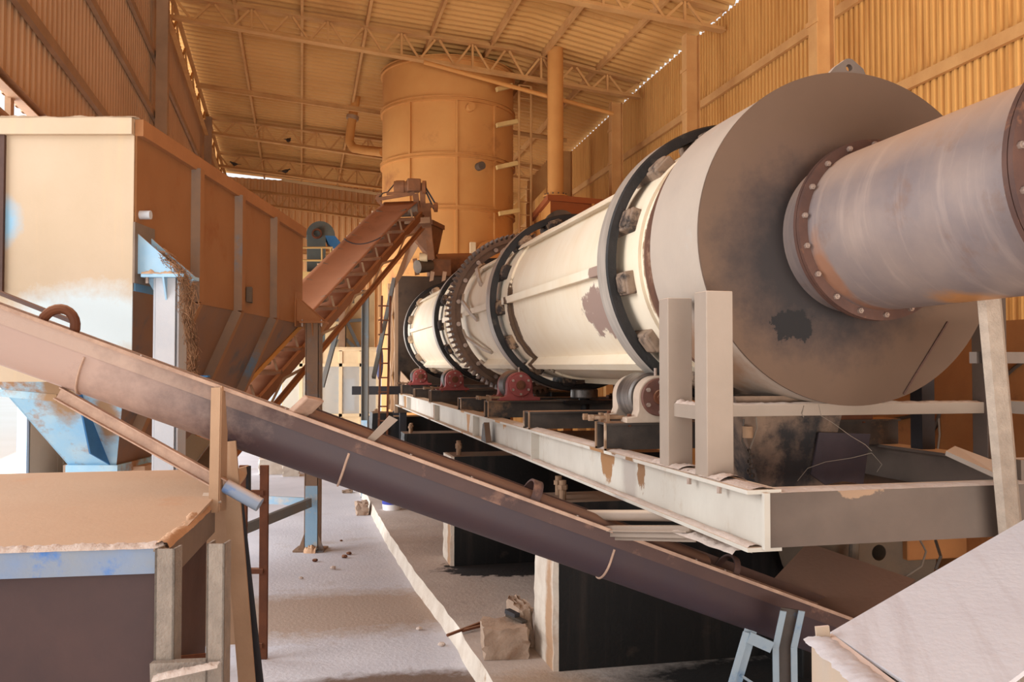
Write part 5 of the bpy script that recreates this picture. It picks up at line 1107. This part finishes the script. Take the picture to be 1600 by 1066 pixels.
# ================================================================== FEED END
t = thing('feed_housing', 'dark sooty steel housing closing the far feed end of the kiln', 'housing', (2.5, 16.6, 0))
fx0, fx1 = 1.67, 3.4
mb = MB(); mb.add([(fx0, 16, 1.3), (fx1, 16, 1.3), (fx1, 16, 3.72), (fx0, 16, 3.72)], [(0, 1, 2, 3)], 0); mb.add([(fx0, 16, 1.3), (fx0, 17.4, 1.3), (fx0, 17.4, 3.72), (fx0, 16, 3.72)], [(0, 1, 2, 3)], 1)
mb.add([(fx0, 16, 3.72), (fx1, 16, 3.72), (fx1, 17.4, 3.72), (fx0, 17.4, 3.72)], [(0, 1, 2, 3)], 0); mb.add([(fx1, 16, 1.3), (fx1, 17.4, 1.3), (fx1, 17.4, 3.72), (fx1, 16, 3.72)], [(0, 1, 2, 3)], 0)
mb.build('casing', ['feed_dark', 'feed_cream'], t, smooth=0)
MB().lathe((KX, 0, KZ), [(.6, 15.8), (.72, 15.8), (.72, 16.0), (.6, 16.0)], 48).build('seal_collar', 'feed_dark', t)
for y in (16.03, 17.35, 16.7): MB().beam((fx0 - .03, y, 1.3), (fx0 - .03, y, 3.7), .06, .06, up=(0, 1, 0)).build('edge_angle', 'grey_steel', t, smooth=0)
for a, b_ in (((16.03, 3.6), (17.35, 2.5)), ((17.35, 3.6), (16.03, 2.5)), ((16.03, 2.5), (17.35, 1.4)), ((17.35, 2.5), (16.03, 1.4))): MB().beam((fx0 - .04, a[0], a[1]), (fx0 - .04, b_[0], b_[1]), .05, .02, up=(1, 0, 0)).build('side_brace', 'grey_steel', t, smooth=0)
MB().prism([vp(626, 580, 15.9), vp(646, 603, 15.6), vp(640, 606, 15.6), vp(625, 596, 15.9)], FW * .1).build('spill_lip', 'tan_steel', t, smooth=0)
for x, y in ((fx0 + .1, 16.1), (fx1 - .1, 16.1), (fx0 + .1, 17.3), (fx1 - .1, 17.3)): MB().beam((x, y, 0), (x, y, 1.3), .12, .12, up=(0, 1, 0)).build('leg', 'dark_steel', t, smooth=0)
t = thing('screw_feeder', 'rusty screw feeder with its motor lying on top of the feed housing', 'feeder', vp(690, 425, 16.9))
MB().cyl(vp(676, 414, 16.6), vp(735, 412, 17.2), .2, 20).build('feeder_tube', 'motor_brown', t); m_ = vp(663, 414, 16.3)
MB().cyl(vp(652, 417, 16.2), vp(672, 415, 16.4), .12, 18).build('motor', 'machine_grey', t); MB().cyl(vp(656, 402, 16.2), vp(668, 402, 16.2), .08, 16).build('small_motor', 'feed_cream', t)
MB().box((m_.x + .1, m_.y, m_.z - .2), (m_.x + .5, m_.y + .4, m_.z + .12)).build('gearbox', 'motor_brown', t, bevel=.02)
MB().beam(vp(648, 404, 16.3), vp(652, 430, 16.3), .08, .03, up=FW).build('end_plate', 'motor_brown', t, smooth=0)
for px in (673, 692): MB().prism([vp(px, 424, 15.95), vp(px + 6, 425, 15.95), vp(px + 4, 438, 15.9), vp(px - 2, 440, 15.9)], FW * .03).build('hook_bracket', 'tan_steel', t, smooth=0)
t = thing('feed_ladder', 'thin rusty ladder beside the far feed housing', 'ladder', at_z(602, 720, 0))
la0, la1 = at_y(592, 520, 15.2), at_y(605, 520, 15.2)
for p, dx in ((la0, 0), (la1, 0)): MB().beam((p.x - .02, p.y, 0), (p.x + .05, p.y, 3.3), .035, .03, up=(0, 1, 0)).build('side_rail', 'rust_brown', t, smooth=0)
for i in range(13): z = .25 + i * .24; MB().cyl((la0.x - .01, la0.y, z), (la1.x + .02, la1.y, z), .014, 6).build('rung', 'rust_brown', t)
cb = at_y(593, 565, 15.6)
single(MB().sphere((cb.x, 15.6, cb.z), .2, 16, 10, (.32, .4, 1.6)).build('hung_cloth', 'cloth_blue'), 'dull blue cloth hanging behind the feed ladder', 'cloth')
p = at_y(592, 612, 15.4); single(MB().box((p.x - .45, 15.35, p.z - .05), (p.x + .75, 15.45, p.z + .09)).build('cross_channel', 'dark_steel', smooth=0), 'dark cross channel at the far end of the frame behind the ladder', 'beam')
p = at_y(588, 650, 15.0); rough_block('dark_junk', (p.x - .05, 15.2, 0.001), (p.x + .3, 15.6, 1.35), 44, 'dark greasy heap of parts beside the farthest pier', 'grease_black')

# ================================================================== BACKGROUND
# bucket elevator behind the conveyor
EY = 27.0
def ep(px, py): return at_y(px, py, EY)
t = thing('bucket_elevator', 'grey green bucket elevator head with rounded top behind the conveyor', 'elevator', (ep(500, 400).x, EY, 0))
c = ep(501, 368); r = (ep(524, 368).x - ep(479, 368).x) / 2; pts = [(c.x + r * math.cos(math.pi * i / 20), EY, c.z + r * 1.02 * math.sin(math.pi * i / 20)) for i in range(21)]
MB().prism(pts, (0, .9, 0)).build('head_casing', 'elevator_green', t); lo = ep(480, 368)
MB().box((lo.x, EY + .02, 0), (ep(509, 368).x, EY + .88, c.z)).build('leg_casing', 'elevator_green', t, smooth=0)
MB().prism([ep(508, 368), ep(524, 369), ep(536, 384), ep(526, 396), ep(513, 380)], (0, .7, 0)).build('discharge_spout', 'blue_fin', t, smooth=0)
MB().lathe(tuple(ep(495, 366) - Vector((0, .1, 0))), [(.10, -.05), (.15, -.05), (.15, .05), (.10, .05)], 20).build('pulley_wheel', 'rust_brown', t)
t = thing('platform_railing', 'yellow tubular railing around the bucket elevator platform', 'railing', (ep(490, 430).x, EY - .4, ep(490, 428).z))
for py in (387, 407): MB().cyl(at_y(464, py, EY - .5), at_y(520, py, EY - .5), .03, 8).build('rail', 'rail_yellow', t)
for px in (464, 503, 517): MB().cyl(at_y(px, 386, EY - .5), at_y(px, 428, EY - .5), .025, 8).build('railing_post', 'rail_yellow', t)
single(MB().box((ep(440, 430).x, EY - .6, ep(440, 440).z), (ep(522, 430).x, EY - .02, ep(440, 427).z)).build('platform_deck', 'rail_yellow', smooth=0), 'yellowish platform deck in front of the bucket elevator', 'platform')
# glazed office
OY = 26.0
def op(px, py): return at_y(px, py, OY)
t = thing('glass_office', 'glazed site office with cream frames standing at the back', 'office', (op(530, 660).x, OY, 0))
ox0, ox1 = op(440, 600).x, op(592, 600).x; zt = op(530, 548).z
for x0_, x1_, z0_, z1_ in ((440, 592, 549, 545), (440, 592, 573, 568), (440, 592, 652, 647), (440, 592, 682, 678)):
    MB().box((ox0, OY - .05, op(500, z0_).z), (ox1, OY + .05, op(500, z1_).z)).build('frame_rail', 'office_frame', t, smooth=0)
for px in (470, 500, 532, 564, 590): x = op(px, 600).x; MB().box((x - .045, OY - .05, 0), (x + .045, OY + .05, zt)).build('mullion', 'office_frame', t, smooth=0)
pxs = (440, 470, 500, 532, 564, 590)
for a, b_ in zip(pxs[:-1], pxs[1:]):
    x0_, x1_ = op(a, 600).x + .04, op(b_, 600).x - .04
    MB().box((x0_, OY - .01, op(500, 647).z), (x1_, OY + .0, op(500, 573).z)).build('glass_pane', 'window_glass', t, smooth=0)
    MB().box((x0_, OY - .01, 0.0), (x1_, OY + .01, op(500, 652).z)).build('lower_panel', 'office_frame', t, smooth=0)
    MB().box((x0_, OY - .01, op(500, 568).z), (x1_, OY + .01, op(500, 549).z)).build('transom_panel', 'office_frame', t, smooth=0)
q0, q1 = op(540, 642), op(546, 592)
MB().box((q0.x - .1, OY + .12, q0.z), (q0.x + .25, OY + .14, q1.z)).build('wall_notice', 'bucket_white', t, smooth=0)
for i in range(4): MB().box((q0.x - .3, OY + .1, q0.z + .25 + i * .22), (q0.x - .05, OY + .12, q0.z + .31 + i * .22)).build('shelf_edge', 'post_slate', t, smooth=0)
MB().box((ox0, OY, zt), (ox1, OY + .85, zt + .1)).build('roof_slab', 'office_frame', t, smooth=0)
MB().box((ox0, OY + .8, 0), (ox1, OY + .85, zt)).build('back_partition', 'clad_cream', t, smooth=0)
# braced cream panels above and behind the office
t = thing('braced_panel', 'cream cladding panel with dark crossed braces above the glazed office', 'panel', (op(548, 540).x, OY + 3.4, 0))
MB().box((op(440, 500).x, OY + 3.5, 0), (op(600, 500).x, OY + 3.55, op(500, 440).z)).build('cladding', 'clad_cream', t, smooth=0)
def o3(px, py): return at_y(px, py, OY + 3.3)
for a, b_ in (((541, 500), (562, 545)), ((540, 530), (556, 545)), ((538, 490), (538, 548)), ((520, 500), (545, 500)), ((541, 502), (566, 500)), ((527, 530), (520, 548))): MB().beam(o3(*a), o3(*b_), .12, .1).build('brace', 'post_slate', t, smooth=0)
MB().beam(o3(534, 480), o3(534, 560), .2, .2, up=(0, 1, 0)).build('post', 'tan_steel', t, smooth=0)
# shed and sack in the yard beyond the left opening
sa, sb = at_d(41, 690, 12.2), at_d(124, 690, 13.6)
t = thing('yard_shed', 'grey corrugated shed with pale blue corner trim beyond the left opening', 'shed', (sa.x, sa.y, 0))
corrugated((sa.x, sa.y), (sb.x, sb.y), 0, 2.0, .16, .03).build('sheet_wall', 'shed_sheet', t, smooth=0, fix=False)
MB().box((sa.x - .1, sa.y - .06, 0), (sa.x + .02, sa.y + .06, 2.05)).build('corner_trim', 'shed_trim', t, smooth=0)
MB().beam(Vector((sa.x, sa.y, 2.0)), Vector((sb.x, sb.y, 2.0)), .06, .08).build('eaves_beam', 'brown_steel', t, smooth=0)
MB().prism([(sa.x + .03, sa.y + .06, 0), (sb.x, sb.y + .06, 0), (sb.x, sb.y + .06, 2.0), (sa.x + .03, sa.y + .06, 2.0)], (.3, 1.6, 0)).build('body', 'shed_sheet', t, smooth=0)
sk = at_d(142, 715, 13.0); mb = MB(); mb.sphere((sk.x, sk.y, sk.z + .12), .3, 20, 14, (1.1, 1, .75)); single(mb.build('bulk_sack', 'sack_grey'), 'plump grey bulk sack sitting on a pallet crate by the yard shed', 'sack')
single(MB().box((sk.x - .3, sk.y - .3, 0), (sk.x + .32, sk.y + .3, sk.z - .07)).build('crate', 'block_concrete', bevel=.01), 'brown crate under the bulk sack by the yard shed', 'crate')
p = at_d(212, 738, 7.6); single(MB().beam(at_d(170, 735, 7.4), at_d(238, 731, 7.4), .3, .06).build('lump_board', 'dust_tan', smooth=0), 'crusted board under the blue hopper outlet', 'board')
# grey slanted guards under the bin, by the foot of the belt
q = [at_d(268, 700, 7.3), at_d(303, 668, 7.6), at_d(345, 690, 7.4), at_d(318, 735, 7.0)]
MB().plate([at_d(264, 712, 7.6), at_d(300, 678, 8.0), at_d(330, 690, 8.0), at_d(296, 735, 7.5)], .02).build('guard_sheet', 'shed_sheet', cv, 'pale grey guard sheet', smooth=0)
MB().plate([at_d(299, 735, 7.45), at_d(332, 690, 7.9), at_d(362, 700, 7.9), at_d(340, 745, 7.4)], .02).build('guard_sheet', 'machine_grey', cv, 'darker grey guard sheet', smooth=0)
# pigeons on the far trusses
def pigeon(pos, rot, label):
    t = thing('pigeon', label, 'bird', pos, 'pigeons on the roof trusses'); t.rotation_euler = (0, 0, rot); P = Vector(pos)
    rings = [(-.17, .004, .10), (-.12, .02, .105), (-.06, .045, .11), (0, .062, .115), (.06, .055, .13), (.10, .036, .16), (.12, .028, .185), (.145, .027, .2), (.165, .016, .198), (.185, .005, .19)]
    mb = MB(); n = 10; vs = []
    for x, r, z in rings:
        for k in range(n): a = 2 * math.pi * k / n; vs.append(P + Vector((x, r * math.cos(a), z + r * math.sin(a))))
    mb.add(vs, [(i * n + k, i * n + (k + 1) % n, (i + 1) * n + (k + 1) % n, (i + 1) * n + k) for i in range(len(rings) - 1) for k in range(n)])
    mb.cyl(P + Vector((0, .02, 0)), P + Vector((0, .02, .07)), .006, 6).cyl(P + Vector((0, -.02, 0)), P + Vector((0, -.02, .07)), .006, 6)
    mb.build('body', 'pigeon_grey', t, smooth=80)
    MB().prism([P + Vector((-.1, -.03, .1)), P + Vector((-.1, .03, .1)), P + Vector((-.26, .035, .085)), P + Vector((-.26, -.035, .085))], (0, 0, .008)).build('tail', 'pigeon_grey', t, smooth=0)
for px, y, rt, lb in ((446, 31.4, .4, 'dark pigeon perched on the middle back truss, at the right'), (366, 31.4, 2.6, 'dark pigeon perched on the middle back truss, near the left wall'), (450, 27.4, 1.2, 'dark pigeon perched on the first truss behind the silo')):
    q = at_y(px, 260, y); pigeon((q.x, y, truss_bot(q.x) + .03 - (.21 if y < 30 else .31)), rt, lb)

# slanting bar in front of the bin's lower left corner
single(MB().cyl(at_d(-40, 442, 5.75), at_d(112, 502, 5.6), .016, 10).build('slanting_bar', 'brown_steel'), 'thin dark bar slanting across the foot of the pale bin front, behind the trough', 'bar')
# chips of rubble on the floor
rnd = random.Random(77)
for k, (px, py) in enumerate(((545, 867), (538, 872), (492, 878), (533, 846), (520, 890), (655, 985), (690, 1010), (470, 905))):
    p = at_z(px, py, 0); r = rnd.uniform(.018, .035); mb = MB(); mb.sphere((p.x, p.y, r * .5), r, 7, 5, (1, .8, .6))
    for v in mb.v: v += Vector((rnd.uniform(-1, 1), rnd.uniform(-1, 1), 0)) * r * .18
    single(mb.build('rubble_chip', 'rust_brown' if k < 4 else 'dust_pale', smooth=0), 'small chip of rubble lying loose on the concrete aisle floor', 'stone', 'rubble chips on the aisle floor')
